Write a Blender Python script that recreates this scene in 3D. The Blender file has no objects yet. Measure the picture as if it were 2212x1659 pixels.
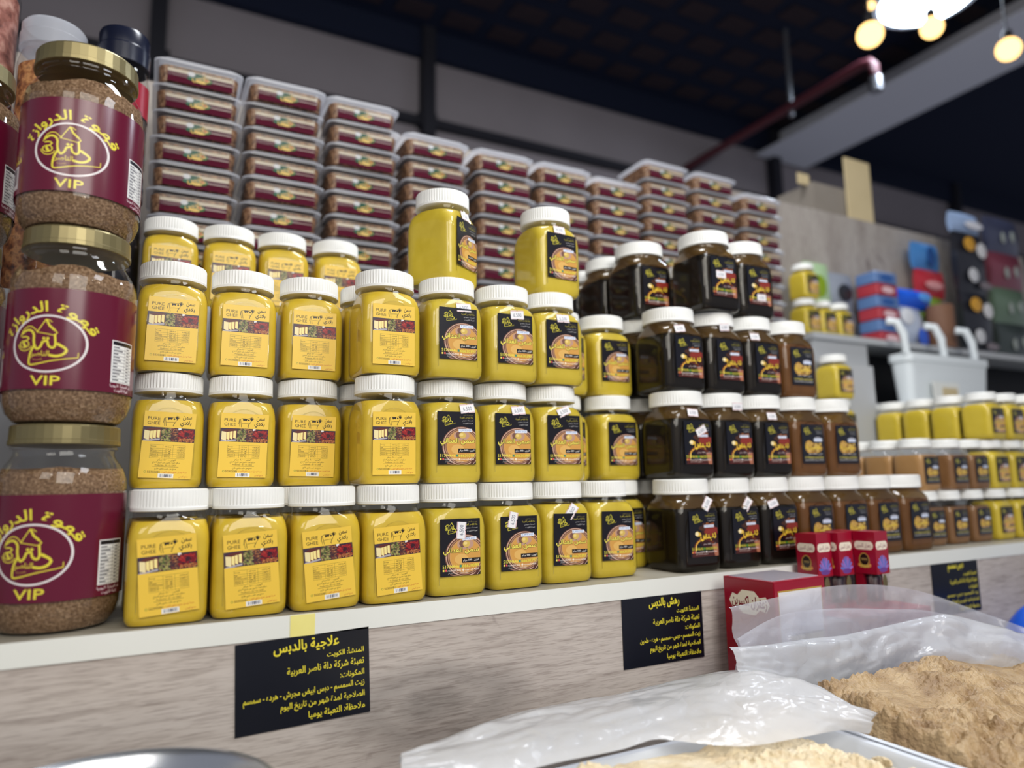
import bpy, math, random
import numpy as np
from mathutils import Matrix, Vector
random.seed(7); np.random.seed(7)
S = bpy.context.scene
COL = S.collection
PI = math.pi

def lin(c):
    o = []
    for v in c[:3]:
        v = v / 255.0
        o.append(v / 12.92 if v <= 0.04045 else ((v + 0.055) / 1.055) ** 2.4)
    return (o[0], o[1], o[2], 1.0)

# ------------------------------------------------------------------ camera, world, lamps, exposure
cam_d = bpy.data.cameras.new('camera')
cam = bpy.data.objects.new('camera', cam_d)
COL.objects.link(cam)
r_ = Vector((0.88655818, -0.46224462, -0.01856055))
u_ = Vector((-0.04741324, -0.13069895, 0.99028772))
f_ = Vector((0.46018102, 0.87706767, 0.13778874))
M4 = Matrix((
    (r_.x, u_.x, -f_.x, 0.0),
    (r_.y, u_.y, -f_.y, 0.0),
    (r_.z, u_.z, -f_.z, 0.1309),
    (0, 0, 0, 1)))
cam.matrix_world = M4
cam_d.sensor_width = 36.0
cam_d.sensor_fit = 'HORIZONTAL'
cam_d.lens = 24.934
cam_d.clip_start = 0.02
cam_d.dof.use_dof = True
cam_d.dof.focus_distance = 0.84
cam_d.dof.aperture_fstop = 2.2
S.camera = cam

S.view_settings.view_transform = 'Standard'
S.view_settings.look = 'None'
S.view_settings.gamma = 1.0
S.view_settings.use_curve_mapping = False
S.view_settings.exposure = 0.0
S.cycles.max_bounces = 8
S.cycles.diffuse_bounces = 3
S.cycles.glossy_bounces = 3
S.cycles.transmission_bounces = 4
S.cycles.transparent_max_bounces = 18
S.cycles.caustics_reflective = False
S.cycles.caustics_refractive = False
S.cycles.sample_clamp_indirect = 4.0
S.cycles.use_denoising = True

W = bpy.data.worlds.new('world')
S.world = W
W.use_nodes = True
W.node_tree.nodes['Background'].inputs[0].default_value = (0.80, 0.84, 1.0, 1)
W.node_tree.nodes['Background'].inputs[1].default_value = 0.33

def area(name, loc, target, size, power, col, size_y=None):
    d = bpy.data.lights.new(name, 'AREA')
    d.energy = power
    d.color = col
    d.size = size
    if size_y:
        d.shape = 'RECTANGLE'
        d.size_y = size_y
    o = bpy.data.objects.new(name, d)
    o.location = loc
    o.rotation_euler = (Vector(target) - Vector(loc)).to_track_quat('-Z', 'Y').to_euler()
    COL.objects.link(o)
    return o
# lamps of the market hall that hang above and behind the photographer and above the stall, plus an added tray fill
area('hall_lamp_front', (0.25, -1.25, 1.25), (0.35, 0.85, 0.05), 1.2, 31.0, (1.0, 0.97, 0.90))
area('hall_lamp_side', (-1.0, -0.9, 1.35), (0.1, 0.85, 0.2), 0.7, 9.0, (1.0, 0.95, 0.86))
area('hall_lamp_top', (0.75, 0.95, 2.05), (0.8, 1.05, 0.0), 0.7, 27.0, (0.93, 0.96, 1.0), 0.35)
area('tray_fill_light', (0.85, 0.05, 1.25), (0.75, 0.6, -0.15), 0.40, 7.5, (0.90, 0.94, 1.0))  # added fill light over the trays, brightens the plastic film
area('high_bay_light', (2.78, 1.56, 2.02), (2.6, 1.6, 0.0), 0.34, 15.0, (0.80, 0.88, 1.0))

for i, p in enumerate([(-0.5, -0.5, 1.05), (0.15, -0.75, 1.35), (0.8, -0.45, 1.2), (1.5, -0.6, 1.4), (0.5, -1.6, 0.75)]):    # small bulbs on strings over the aisle
    d = bpy.data.lights.new('aisle_bulb', 'POINT'); d.energy = 1.7; d.color = (1.0, 0.90, 0.74); d.shadow_soft_size = 0.03
    o = bpy.data.objects.new('aisle_bulb', d); o.location = p; COL.objects.link(o)

# ------------------------------------------------------------------ mesh helpers
class MB:
    def __init__(s):
        s.v = []; s.f = []; s.mi = []; s.uv = {}
    def add(s, vs, fs, mi=0):
        o = len(s.v)
        s.v += [tuple(v) for v in vs]
        for f in fs:
            s.f.append(tuple(i + o for i in f)); s.mi.append(mi)
    def box(s, x0, x1, y0, y1, z0, z1, mi=0, taper=0.0):
        t = taper
        vs = [(x0 + t, y0 + t, z0), (x1 - t, y0 + t, z0), (x1 - t, y1 - t, z0), (x0 + t, y1 - t, z0),
              (x0, y0, z1), (x1, y0, z1), (x1, y1, z1), (x0, y1, z1)]
        s.add(vs, [(3, 2, 1, 0), (4, 5, 6, 7), (0, 1, 5, 4), (1, 2, 6, 5), (2, 3, 7, 6), (3, 0, 4, 7)], mi)
    def loft(s, rings, cap0=True, cap1=True, mi=0, closed=True):
        n = len(rings[0]); vs = [p for r in rings for p in r]; fs = []
        m = n if closed else n - 1
        for i in range(len(rings) - 1):
            for j in range(m):
                a = i * n + j; b = i * n + (j + 1) % n
                fs.append((a, b, b + n, a + n))
        if cap0: fs.append(tuple(range(n - 1, -1, -1)))
        if cap1: fs.append(tuple((len(rings) - 1) * n + j for j in range(n)))
        s.add(vs, fs, mi)
    def tube(s, pts, r, n=8, mi=0):
        rings = []
        P = [Vector(p) for p in pts]
        for i, p in enumerate(P):
            d = (P[min(i + 1, len(P) - 1)] - P[max(i - 1, 0)]).normalized()
            a = d.cross(Vector((0, 0, 1)))
            if a.length < 1e-3: a = d.cross(Vector((1, 0, 0)))
            a.normalize(); b = a.cross(d)
            rings.append([p + (a * math.cos(t) + b * math.sin(t)) * r for t in [2 * PI * k / n for k in range(n)]])
        s.loft(rings, mi=mi)
    def mesh(s, name, mats, smooth=True, angle=40):
        me = bpy.data.meshes.new(name)
        me.from_pydata(s.v, [], s.f)
        for m in (mats if isinstance(mats, (list, tuple)) else [mats]): me.materials.append(m)
        if any(s.mi): me.polygons.foreach_set('material_index', s.mi)
        if smooth:
            me.polygons.foreach_set('use_smooth', [True] * len(me.polygons))
            me.set_sharp_from_angle(angle=math.radians(angle))
        me.update()
        return me

def grid_mesh(name, P, mat, uv=True, smooth=True, thick=None):
    """P: array rows x cols x 3"""
    R, C_, _ = P.shape
    me = bpy.data.meshes.new(name)
    fs = [(i * C_ + j, i * C_ + j + 1, (i + 1) * C_ + j + 1, (i + 1) * C_ + j) for i in range(R - 1) for j in range(C_ - 1)]
    me.from_pydata(P.reshape(-1, 3).tolist(), [], fs)
    me.materials.append(mat)
    if uv:
        l = me.uv_layers.new(name='uv')
        for k, lp in enumerate(me.loops):
            i, j = divmod(lp.vertex_index, C_)
            l.data[k].uv = (j / (C_ - 1), i / (R - 1))
    if smooth: me.polygons.foreach_set('use_smooth', [True] * len(me.polygons))
    me.update()
    return me

def link(name, me, parent=None, loc=(0, 0, 0), rot=(0, 0, 0), scale=None):
    o = bpy.data.objects.new(name, me)
    o.location = loc; o.rotation_euler = rot
    if scale: o.scale = scale
    COL.objects.link(o)
    if parent: o.parent = parent
    return o
def thing(name, label, cat, loc=(0, 0, 0), rotz=0.0, group=None):
    o = link(name, None, None, loc, (0, 0, rotz))
    o.empty_display_size = 0.02
    return tag(o, label, cat, group)
def tag(o, label, cat, group=None):
    o['label'] = label; o['category'] = cat
    if group: o['group'] = group
    return o
def struct(name, me, loc=(0, 0, 0), parent=None):
    o = link(name, me, parent, loc)
    o['kind'] = 'structure'
    return o
def lathe(prof, n=48):
    m = MB()
    m.loft([[(r * math.cos(2 * PI * k / n), r * math.sin(2 * PI * k / n), z) for k in range(n)] for r, z in prof])
    return m
ORD = ['first', 'second', 'third', 'fourth', 'fifth', 'sixth', 'seventh', 'eighth', 'ninth', 'tenth', 'eleventh', 'twelfth']

# ------------------------------------------------------------------ materials
def pmat(name, col, rough=0.5, spec=0.5, metal=0.0, **kw):
    m = bpy.data.materials.new(name); m.use_nodes = True
    b = m.node_tree.nodes['Principled BSDF']
    b.inputs['Base Color'].default_value = lin(col)
    b.inputs['Roughness'].default_value = rough
    b.inputs['Specular IOR Level'].default_value = spec
    b.inputs['Metallic'].default_value = metal
    for k, v in kw.items():
        b.inputs[k.replace('_', ' ')].default_value = v
    return m
def noise_mat(name, cols, scale=40, rough=0.6, spec=0.3, detail=6, stretch=(1, 1, 1), bump=0.0, bscale=None, pos=None, coord='Object', dist=0.0):
    m = pmat(name, cols[0], rough, spec)
    nt = m.node_tree; b = nt.nodes['Principled BSDF']
    tc = nt.nodes.new('ShaderNodeTexCoord'); mp = nt.nodes.new('ShaderNodeMapping')
    mp.inputs['Scale'].default_value = stretch
    nt.links.new(tc.outputs[coord], mp.inputs[0])
    nz = nt.nodes.new('ShaderNodeTexNoise'); nz.inputs['Scale'].default_value = scale; nz.inputs['Detail'].default_value = detail
    nz.inputs['Distortion'].default_value = dist
    nt.links.new(mp.outputs[0], nz.inputs['Vector'])
    cr = nt.nodes.new('ShaderNodeValToRGB')
    el = cr.color_ramp.elements
    n = len(cols)
    pos = pos or [0.3 + 0.4 * i / (n - 1) for i in range(n)]
    while len(el) < n: el.new(0.5)
    for i in range(n):
        el[i].position = pos[i]; el[i].color = lin(cols[i])
    nt.links.new(nz.outputs[0], cr.inputs[0]); nt.links.new(cr.outputs[0], b.inputs['Base Color'])
    if bump:
        nb = nt.nodes.new('ShaderNodeTexNoise'); nb.inputs['Scale'].default_value = bscale or scale; nb.inputs['Detail'].default_value = 8
        nt.links.new(mp.outputs[0], nb.inputs['Vector'])
        bp = nt.nodes.new('ShaderNodeBump'); bp.inputs['Strength'].default_value = bump; bp.inputs['Distance'].default_value = 0.004
        nt.links.new(nb.outputs[0], bp.inputs['Height']); nt.links.new(bp.outputs[0], b.inputs['Normal'])
    return m
def clear_mat(name, tint=(250, 250, 250), milky=0.0, rough=0.04, two_sided=False, milk_col=(235, 238, 245), refl=1.0):
    m = bpy.data.materials.new(name); m.use_nodes = True
    nt = m.node_tree; nt.nodes.clear()
    out = nt.nodes.new('ShaderNodeOutputMaterial')
    tr = nt.nodes.new('ShaderNodeBsdfTransparent'); tr.inputs[0].default_value = lin(tint)
    gl = nt.nodes.new('ShaderNodeBsdfGlossy'); gl.inputs['Roughness'].default_value = rough
    lw = nt.nodes.new('ShaderNodeLayerWeight'); lw.inputs[0].default_value = 0.5
    pw = nt.nodes.new('ShaderNodeMath'); pw.operation = 'POWER'; pw.inputs[1].default_value = 4.0
    ml = nt.nodes.new('ShaderNodeMath'); ml.operation = 'MULTIPLY_ADD'; ml.inputs[1].default_value = 0.7 * refl; ml.inputs[2].default_value = 0.035 * refl
    nt.links.new(lw.outputs['Facing'], pw.inputs[0]); nt.links.new(pw.outputs[0], ml.inputs[0])
    gm = nt.nodes.new('ShaderNodeNewGeometry')
    iv = nt.nodes.new('ShaderNodeMath'); iv.operation = 'SUBTRACT'; iv.inputs[0].default_value = 1.0
    nt.links.new(gm.outputs['Backfacing'], iv.inputs[1])
    fr = nt.nodes.new('ShaderNodeMath'); fr.operation = 'MULTIPLY'
    nt.links.new(ml.outputs[0], fr.inputs[0])
    if two_sided: fr.inputs[1].default_value = 1.0
    else: nt.links.new(iv.outputs[0], fr.inputs[1])
    mx = nt.nodes.new('ShaderNodeMixShader')
    base = tr.outputs[0]
    if milky:
        df = nt.nodes.new('ShaderNodeBsdfDiffuse'); df.inputs[0].default_value = lin(milk_col)
        tl = nt.nodes.new('ShaderNodeBsdfTranslucent'); tl.inputs[0].default_value = lin(milk_col)
        a = nt.nodes.new('ShaderNodeMixShader'); a.inputs[0].default_value = 0.5
        nt.links.new(df.outputs[0], a.inputs[1]); nt.links.new(tl.outputs[0], a.inputs[2])
        m2 = nt.nodes.new('ShaderNodeMixShader'); m2.inputs[0].default_value = milky
        nt.links.new(tr.outputs[0], m2.inputs[1]); nt.links.new(a.outputs[0], m2.inputs[2])
        base = m2.outputs[0]
    nt.links.new(fr.outputs[0], mx.inputs[0]); nt.links.new(base, mx.inputs[1]); nt.links.new(gl.outputs[0], mx.inputs[2])
    if two_sided:        # crumpled film: sharp ridges in the surface
        tc = nt.nodes.new('ShaderNodeTexCoord'); nz = nt.nodes.new('ShaderNodeTexVoronoi'); nz.feature = 'DISTANCE_TO_EDGE'; nz.inputs['Scale'].default_value = 22
        wn = nt.nodes.new('ShaderNodeTexNoise'); wn.inputs['Scale'].default_value = 14; wn.inputs['Detail'].default_value = 4
        va = nt.nodes.new('ShaderNodeVectorMath'); va.operation = 'MULTIPLY_ADD'; va.inputs[1].default_value = (0.09, 0.09, 0.09)
        nt.links.new(tc.outputs['Object'], wn.inputs['Vector']); nt.links.new(wn.outputs[1], va.inputs[0]); nt.links.new(tc.outputs['Object'], va.inputs[2]); nt.links.new(va.outputs[0], nz.inputs['Vector'])
        bp = nt.nodes.new('ShaderNodeBump'); bp.inputs['Strength'].default_value = 0.36; bp.inputs['Distance'].default_value = 0.012
        nt.links.new(nz.outputs['Distance'], bp.inputs['Height'])
        for n in nt.nodes:
            if n.type in ('BSDF_GLOSSY', 'BSDF_DIFFUSE', 'BSDF_TRANSLUCENT'): nt.links.new(bp.outputs[0], n.inputs['Normal'])
    nt.links.new(mx.outputs[0], out.inputs[0])
    return m
def emit_mat(name, col, st):
    m = bpy.data.materials.new(name); m.use_nodes = True
    nt = m.node_tree; nt.nodes.clear()
    out = nt.nodes.new('ShaderNodeOutputMaterial'); e = nt.nodes.new('ShaderNodeEmission')
    e.inputs[0].default_value = lin(col); e.inputs[1].default_value = st
    nt.links.new(e.outputs[0], out.inputs[0]); return m

M = {}
M['white_lid'] = pmat('white_lid', (236, 236, 232), 0.38, 0.4, Subsurface_Weight=0.0)
M['clear'] = clear_mat('clear_plastic')
M['clear_smoky'] = clear_mat('clear_smoky_plastic', (226, 218, 204))
M['lit_neck'] = clear_mat('tan_neck_light', (236, 222, 196), 0.5, 0.3, False, (176, 146, 98))  # tan tint imitates light coming through the clear neck above the fill
M['pet'] = clear_mat('clear_box_plastic', (244, 244, 246), 0.03, 0.12, refl=0.4)
M['pet_lid'] = clear_mat('frosted_box_lid', (240, 242, 246), 0.5, 0.2)
M['film'] = clear_mat('milky_film', (240, 242, 246), 0.72, 0.2, True, (240, 242, 246))
M['film_thin'] = clear_mat('thin_film', (240, 240, 246), 0.46, 0.16, True, (236, 238, 246))
M['film_thick'] = clear_mat('thick_film', (240, 242, 246), 0.9, 0.22, True, (242, 242, 244))
M['ghee'] = noise_mat('yellow_ghee', [(208, 174, 42), (216, 184, 52)], 60, 0.45, 0.35)
M['ghee_olive'] = noise_mat('olive_yellow_ghee', [(200, 174, 46), (209, 184, 58)], 60, 0.45, 0.35)
M['molasses'] = noise_mat('black_molasses', [(10, 8, 11), (16, 12, 14)], 30, 0.5, 0.35)
M['tahini'] = noise_mat('brown_tahini', [(118, 82, 48), (134, 96, 60)], 30, 0.5, 0.3)
M['tahini_light'] = noise_mat('light_brown_tahini', [(164, 122, 74), (176, 134, 84)], 30, 0.5, 0.3)
M['coffee'] = noise_mat('ground_coffee', [(88, 66, 48), (130, 102, 76), (168, 140, 112)], 420, 0.85, 0.1, 4, bump=0.6, bscale=500, pos=[0.3, 0.5, 0.7])
M['coffee_dark'] = noise_mat('ground_coffee_top', [(84, 62, 44), (122, 94, 70)], 420, 0.85, 0.1, 4, bump=0.6, bscale=500)
M['gold'] = pmat('gold_lid', (134, 123, 86), 0.36, 0.5, 0.65)
M['dates'] = noise_mat('packed_dates', [(70, 44, 26), (128, 88, 56), (176, 136, 98)], 160, 0.6, 0.3, 4, bump=0.5, bscale=160, pos=[0.36, 0.5, 0.66])
M['shelf_white'] = noise_mat('white_laminate', [(226, 227, 220), (232, 233, 227)], 4, 0.35, 0.4)
M['shelf_grey'] = pmat('grey_laminate', (176, 178, 180), 0.45, 0.4)
M['dark'] = pmat('open_bay_shade', (28, 29, 32), 0.7, 0.2)
M['paint_grey'] = noise_mat('grey_paint', [(128, 122, 126), (136, 130, 134)], 2, 0.8, 0.2)
M['beam_grey'] = pmat('grey_steel_beam', (196, 198, 206), 0.6, 0.3)
M['ceiling'] = pmat('navy_ceiling', (20, 27, 46), 0.8, 0.2)
M['tile'] = noise_mat('brown_ceiling_tile', [(40, 33, 40), (48, 38, 42)], 10, 0.8, 0.2)
M['post'] = pmat('dark_post', (28, 28, 36), 0.6, 0.3)
M['pipe'] = pmat('dull_red_pipe', (78, 34, 42), 0.45, 0.4)
M['steel'] = pmat('brushed_steel', (190, 194, 200), 0.25, 0.5, 0.9)
M['cable'] = pmat('black_cable', (30, 30, 34), 0.6, 0.3)
M['white_plastic'] = pmat('white_plastic', (222, 228, 230), 0.4, 0.4)
M['tray_white'] = pmat('white_tray', (218, 224, 234), 0.35, 0.4)
M['cardboard'] = noise_mat('cardboard', [(198, 180, 140), (208, 190, 150)], 8, 0.8, 0.2)
M['cardboard_shaded'] = noise_mat('shaded_cardboard', [(134, 126, 116), (142, 134, 124)], 8, 0.8, 0.2)  # darker copy of the cardboard, with the carton body's shade in its colour
M['table'] = pmat('dark_table_top', (86, 82, 78), 0.6, 0.3)
M['red_card'] = noise_mat('red_card', [(140, 12, 36), (150, 16, 42)], 30, 0.35, 0.4)
M['tape'] = noise_mat('yellow_tape', [(232, 220, 128), (238, 228, 142)], 30, 0.5, 0.3)
M['blue_bag'] = pmat('blue_plastic', (24, 84, 200), 0.3, 0.5)
M['black_lid'] = pmat('navy_black_lid', (22, 26, 44), 0.25, 0.5)
M['dried'] = noise_mat('dried_fruit', [(70, 46, 36), (150, 96, 60), (206, 150, 96), (120, 84, 64)], 70, 0.6, 0.3, 3, bump=0.7, bscale=70, pos=[0.32, 0.45, 0.56, 0.68])
M['dried_red'] = noise_mat('dried_petals', [(90, 50, 42), (150, 96, 84), (196, 150, 134)], 60, 0.7, 0.2, 4, bump=0.7, bscale=60)
M['black_seed'] = noise_mat('black_seeds', [(14, 15, 24), (26, 28, 40), (120, 110, 110)], 90, 0.4, 0.5, 5, pos=[0.4, 0.62, 0.78])

def halva_mat(name, c0, c1, c2):
    m = noise_mat(name, [c0, c1, c2], 34, 0.36, 0.5, 8, bump=0.9, bscale=190)
    return m
M['halva_dark'] = halva_mat('tan_halva', (138, 110, 78), (164, 136, 98), (186, 160, 122))
M['halva_pale'] = halva_mat('pale_halva', (206, 182, 144), (226, 208, 172), (236, 222, 194))
M['food'] = noise_mat('bowl_food', [(206, 180, 130), (220, 204, 170), (176, 172, 170), (206, 150, 80)], 16, 0.4, 0.5, 4, pos=[0.32, 0.46, 0.56, 0.7])

def wood_mat(knot=True):
    m = pmat('pale_oak_laminate', (190, 176, 164), 0.45, 0.3)
    nt = m.node_tree; b = nt.nodes['Principled BSDF']; L = nt.links.new
    tc = nt.nodes.new('ShaderNodeTexCoord')
    def nz(scale, st, detail=8, dist=0.0):
        mp = nt.nodes.new('ShaderNodeMapping'); mp.inputs['Scale'].default_value = st
        n = nt.nodes.new('ShaderNodeTexNoise'); n.inputs['Scale'].default_value = scale; n.inputs['Detail'].default_value = detail
        n.inputs['Distortion'].default_value = dist
        L(tc.outputs['Object'], mp.inputs[0]); L(mp.outputs[0], n.inputs['Vector']); return n
    def ramp(n, p):
        r = nt.nodes.new('ShaderNodeValToRGB'); e = r.color_ramp.elements
        while len(e) < len(p): e.new(0.5)
        for i, (q, c) in enumerate(p): e[i].position = q; e[i].color = lin(c)
        L(n.outputs[0], r.inputs[0]); return r
    def mult(a, c, fac=1.0):
        x = nt.nodes.new('ShaderNodeMix'); x.data_type = 'RGBA'; x.blend_type = 'MULTIPLY'; x.inputs[0].default_value = fac
        L(a, x.inputs[6]); L(c, x.inputs[7]); return x.outputs[2]
    big = ramp(nz(3.2, (0.6, 1, 2.2), 4, 0.8), [(0.30, (172, 162, 154)), (0.5, (194, 185, 176)), (0.68, (205, 197, 188))])
    grain = ramp(nz(90, (0.16, 1, 1.9), 8, 0.9), [(0.34, (214, 210, 208)), (0.48, (248, 247, 246)), (0.62, (255, 255, 255))])
    fine = ramp(nz(300, (0.14, 1, 2.2), 4, 0.4), [(0.36, (222, 219, 218)), (0.5, (255, 255, 255))])
    knots = ramp(nz(9, (0.8, 1, 1.5), 5, 1.6), [(0.28, (176, 168, 168)), (0.36, (255, 255, 255))])
    o = mult(big.outputs[0], grain.outputs[0], 0.7); o = mult(o, fine.outputs[0], 0.85); o = mult(o, knots.outputs[0], 0.7)
    if knot:
        mp = nt.nodes.new('ShaderNodeMapping'); mp.inputs['Location'].default_value = (-0.335 / 0.12, 0, 0.098 / 0.05); mp.inputs['Scale'].default_value = (1 / 0.12, 0, 1 / 0.05)
        wp = nz(14, (1, 1, 1), 5, 0.5)
        ad = nt.nodes.new('ShaderNodeMix'); ad.data_type = 'VECTOR'; ad.inputs[0].default_value = 0.35
        ln = nt.nodes.new('ShaderNodeVectorMath'); ln.operation = 'LENGTH'
        L(tc.outputs['Object'], mp.inputs[0]); L(mp.outputs[0], ad.inputs[4]); L(wp.outputs[1], ad.inputs[5]); L(ad.outputs[1], ln.inputs[0])
        kr = nt.nodes.new('ShaderNodeValToRGB'); e = kr.color_ramp.elements
        for q in range(4): e.new(0.5)
        for i, (q, c) in enumerate([(0.0, 150), (0.12, 190), (0.2, 172), (0.32, 214), (0.45, 196), (0.75, 255)]): e[i].position = q; e[i].color = lin((c, c - 2, c))
        L(ln.outputs['Value'], kr.inputs[0]); o = mult(o, kr.outputs[0], 0.8)
    L(o, b.inputs['Base Color'])
    return m
M['wood'] = wood_mat()

# ------------------------------------------------------------------ lettering and label canvases (drawn here, no files)
AR = {}
_c = 0xFE80
for ch, n in [('\u0621', 1), ('\u0622', 2), ('\u0623', 2), ('\u0624', 2), ('\u0625', 2), ('\u0626', 4), ('\u0627', 2), ('\u0628', 4), ('\u0629', 2),
              ('\u062a', 4), ('\u062b', 4), ('\u062c', 4), ('\u062d', 4), ('\u062e', 4), ('\u062f', 2), ('\u0630', 2), ('\u0631', 2), ('\u0632', 2),
              ('\u0633', 4), ('\u0634', 4), ('\u0635', 4), ('\u0636', 4), ('\u0637', 4), ('\u0638', 4), ('\u0639', 4), ('\u063a', 4), ('\u0641', 4),
              ('\u0642', 4), ('\u0643', 4), ('\u0644', 4), ('\u0645', 4), ('\u0646', 4), ('\u0647', 4), ('\u0648', 2), ('\u0649', 2), ('\u064a', 4)]:
    AR[ch] = (_c, n); _c += n
LA = {'\u0622': 0xFEF5, '\u0623': 0xFEF7, '\u0625': 0xFEF9, '\u0627': 0xFEFB}
def shape(t):
    if not any(c in AR for c in t): return t
    out = []; i = 0; joined = False
    while i < len(t):
        c = t[i]
        if c not in AR:
            out.append(c); joined = False; i += 1; continue
        if c == '\u0644' and i + 1 < len(t) and t[i + 1] in LA:
            out.append(chr(LA[t[i + 1]] + (1 if joined else 0))); joined = False; i += 2; continue
        base, n = AR[c]
        nxt = i + 1 < len(t) and t[i + 1] in AR and AR[t[i + 1]][1] > 1
        if n == 4: k = (3 if nxt else 1) if joined else (2 if nxt else 0)
        else: k = 1 if (joined and n > 1) else 0
        out.append(chr(base + k)); joined = (n == 4) and nxt; i += 1
    s = ''.join(reversed(out))
    res = ''; num = ''
    for c in s:
        if c.isdigit() or c in '.': num = c + num
        else: res += num + c; num = ''
    return res + num
_tc = {}
def text_tris(t, bold=0.0, res=2):
    k = (t, bold)
    if k in _tc: return _tc[k]
    c = bpy.data.curves.new('t', 'FONT'); c.body = shape(t); c.resolution_u = res; c.offset = bold
    o = bpy.data.objects.new('t', c); COL.objects.link(o)
    bpy.context.view_layer.update()
    me = o.to_mesh(); me.calc_loop_triangles()
    v = np.array([x.co[:2] for x in me.vertices]) if len(me.vertices) else np.zeros((0, 2))
    f = np.array([x.vertices[:] for x in me.loop_triangles], int).reshape(-1, 3)
    o.to_mesh_clear(); bpy.data.objects.remove(o); bpy.data.curves.remove(c)
    _tc[k] = (v, f); return v, f

class Canvas:
    def __init__(s, w, h, bg, ss=2):
        s.w, s.h, s.ss = w, h, ss
        s.a = np.empty((h * ss, w * ss, 3), np.float32); s.a[:] = np.array(bg) / 255.0
    def tris(s, v, f, col):
        a = s.a; H, Wd = a.shape[:2]; c = np.array(col, np.float32) / 255.0
        for t in f:
            p = v[t] * s.ss
            x0 = max(int(p[:, 0].min()), 0); x1 = min(int(p[:, 0].max()) + 2, Wd)
            y0 = max(int(p[:, 1].min()), 0); y1 = min(int(p[:, 1].max()) + 2, H)
            if x1 <= x0 or y1 <= y0: continue
            X = np.arange(x0, x1) + 0.5; Y = (np.arange(y0, y1) + 0.5)[:, None]
            d = (p[1, 0] - p[0, 0]) * (p[2, 1] - p[0, 1]) - (p[2, 0] - p[0, 0]) * (p[1, 1] - p[0, 1])
            if abs(d) < 1e-9: continue
            e0 = ((p[1, 0] - p[0, 0]) * (Y - p[0, 1]) - (X - p[0, 0]) * (p[1, 1] - p[0, 1])) / d
            e1 = ((p[2, 0] - p[1, 0]) * (Y - p[1, 1]) - (X - p[1, 0]) * (p[2, 1] - p[1, 1])) / d
            e2 = ((p[0, 0] - p[2, 0]) * (Y - p[2, 1]) - (X - p[2, 0]) * (p[0, 1] - p[2, 1])) / d
            m = (e0 >= -1e-4) & (e1 >= -1e-4) & (e2 >= -1e-4)
            a[y0:y1, x0:x1][m] = c
    def poly(s, pts, col):
        pts = np.array(pts, float)
        from mathutils.geometry import tessellate_polygon
        t = tessellate_polygon([[Vector((p[0], p[1], 0)) for p in pts]])
        s.tris(pts, np.array(t), col)
    def rect(s, x0, y0, x1, y1, col): 
        k = s.ss; s.a[int(y0 * k):int(y1 * k), int(x0 * k):int(x1 * k)] = np.array(col) / 255.0
    def _dist(s, fn, x0, y0, x1, y1, col, alpha=1.0):
        k = s.ss; H, Wd = s.a.shape[:2]
        X0, X1, Y0, Y1 = max(int(x0 * k), 0), min(int(x1 * k) + 1, Wd), max(int(y0 * k), 0), min(int(y1 * k) + 1, H)
        if X1 <= X0 or Y1 <= Y0: return
        X = (np.arange(X0, X1) + 0.5) / k; Y = ((np.arange(Y0, Y1) + 0.5) / k)[:, None]
        m = (np.clip(fn(X, Y) * k + 0.5, 0, 1) * alpha)[..., None]
        s.a[Y0:Y1, X0:X1] = s.a[Y0:Y1, X0:X1] * (1 - m) + np.array(col, np.float32) / 255.0 * m
    def line(s, pts, w, col, smooth=0):
        pts = [np.array(p, float) for p in pts]
        if smooth: pts = catmull(pts, smooth)
        n = len(pts) - 1
        for i in range(n):
            a, b = pts[i], pts[i + 1]
            ww = w if not callable(w) else w(i / max(n, 1))
            d = b - a; L = max(d @ d, 1e-9)
            def fn(X, Y):
                t = np.clip(((X - a[0]) * d[0] + (Y - a[1]) * d[1]) / L, 0, 1)
                return ww / 2 - np.hypot(X - a[0] - t * d[0], Y - a[1] - t * d[1])
            s._dist(fn, min(a[0], b[0]) - ww, min(a[1], b[1]) - ww, max(a[0], b[0]) + ww, max(a[1], b[1]) + ww, col)
    def ellipse(s, cx, cy, rx, ry, col, w=None, alpha=1.0):
        def fn(X, Y):
            q = np.hypot((X - cx) / rx, (Y - cy) / ry); d = (1 - q) * min(rx, ry)
            return d if w is None else w / 2 - np.abs(d)
        p = (w or 0)
        s._dist(fn, cx - rx - p, cy - ry - p, cx + rx + p, cy + ry + p, col, alpha)
    def _glyphs(s, P, f, col, r):
        k = s.ss; H, Wd = s.a.shape[:2]
        x0, y0 = np.floor(P.min(0) * k).astype(int) - 8; x1, y1 = np.ceil(P.max(0) * k).astype(int) + 8
        x0, y0, x1, y1 = max(x0, 0), max(y0, 0), min(x1, Wd), min(y1, H)
        if x1 <= x0 or y1 <= y0: return
        tmp = Canvas(1, 1, (0, 0, 0), 1); tmp.ss = k; tmp.a = np.zeros((y1 - y0, x1 - x0, 1), np.float32)
        tmp.tris(P - np.array([x0, y0]) / k, f, (255,))
        m = tmp.a[..., 0] > 0.5; q = m.copy(); R = max(0.75, r * k); n = int(math.ceil(R))
        for dx in range(-n, n + 1):
            for dy in range(-n, n + 1):
                if dx * dx + dy * dy <= R * R + 0.3 and (dx or dy): 
                    q[max(dy, 0):q.shape[0] + min(dy, 0), max(dx, 0):q.shape[1] + min(dx, 0)] |= m[max(-dy, 0):m.shape[0] + min(-dy, 0), max(-dx, 0):m.shape[1] + min(-dx, 0)]
        s.a[y0:y1, x0:x1][q] = np.array(col, np.float32) / 255.0
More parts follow.
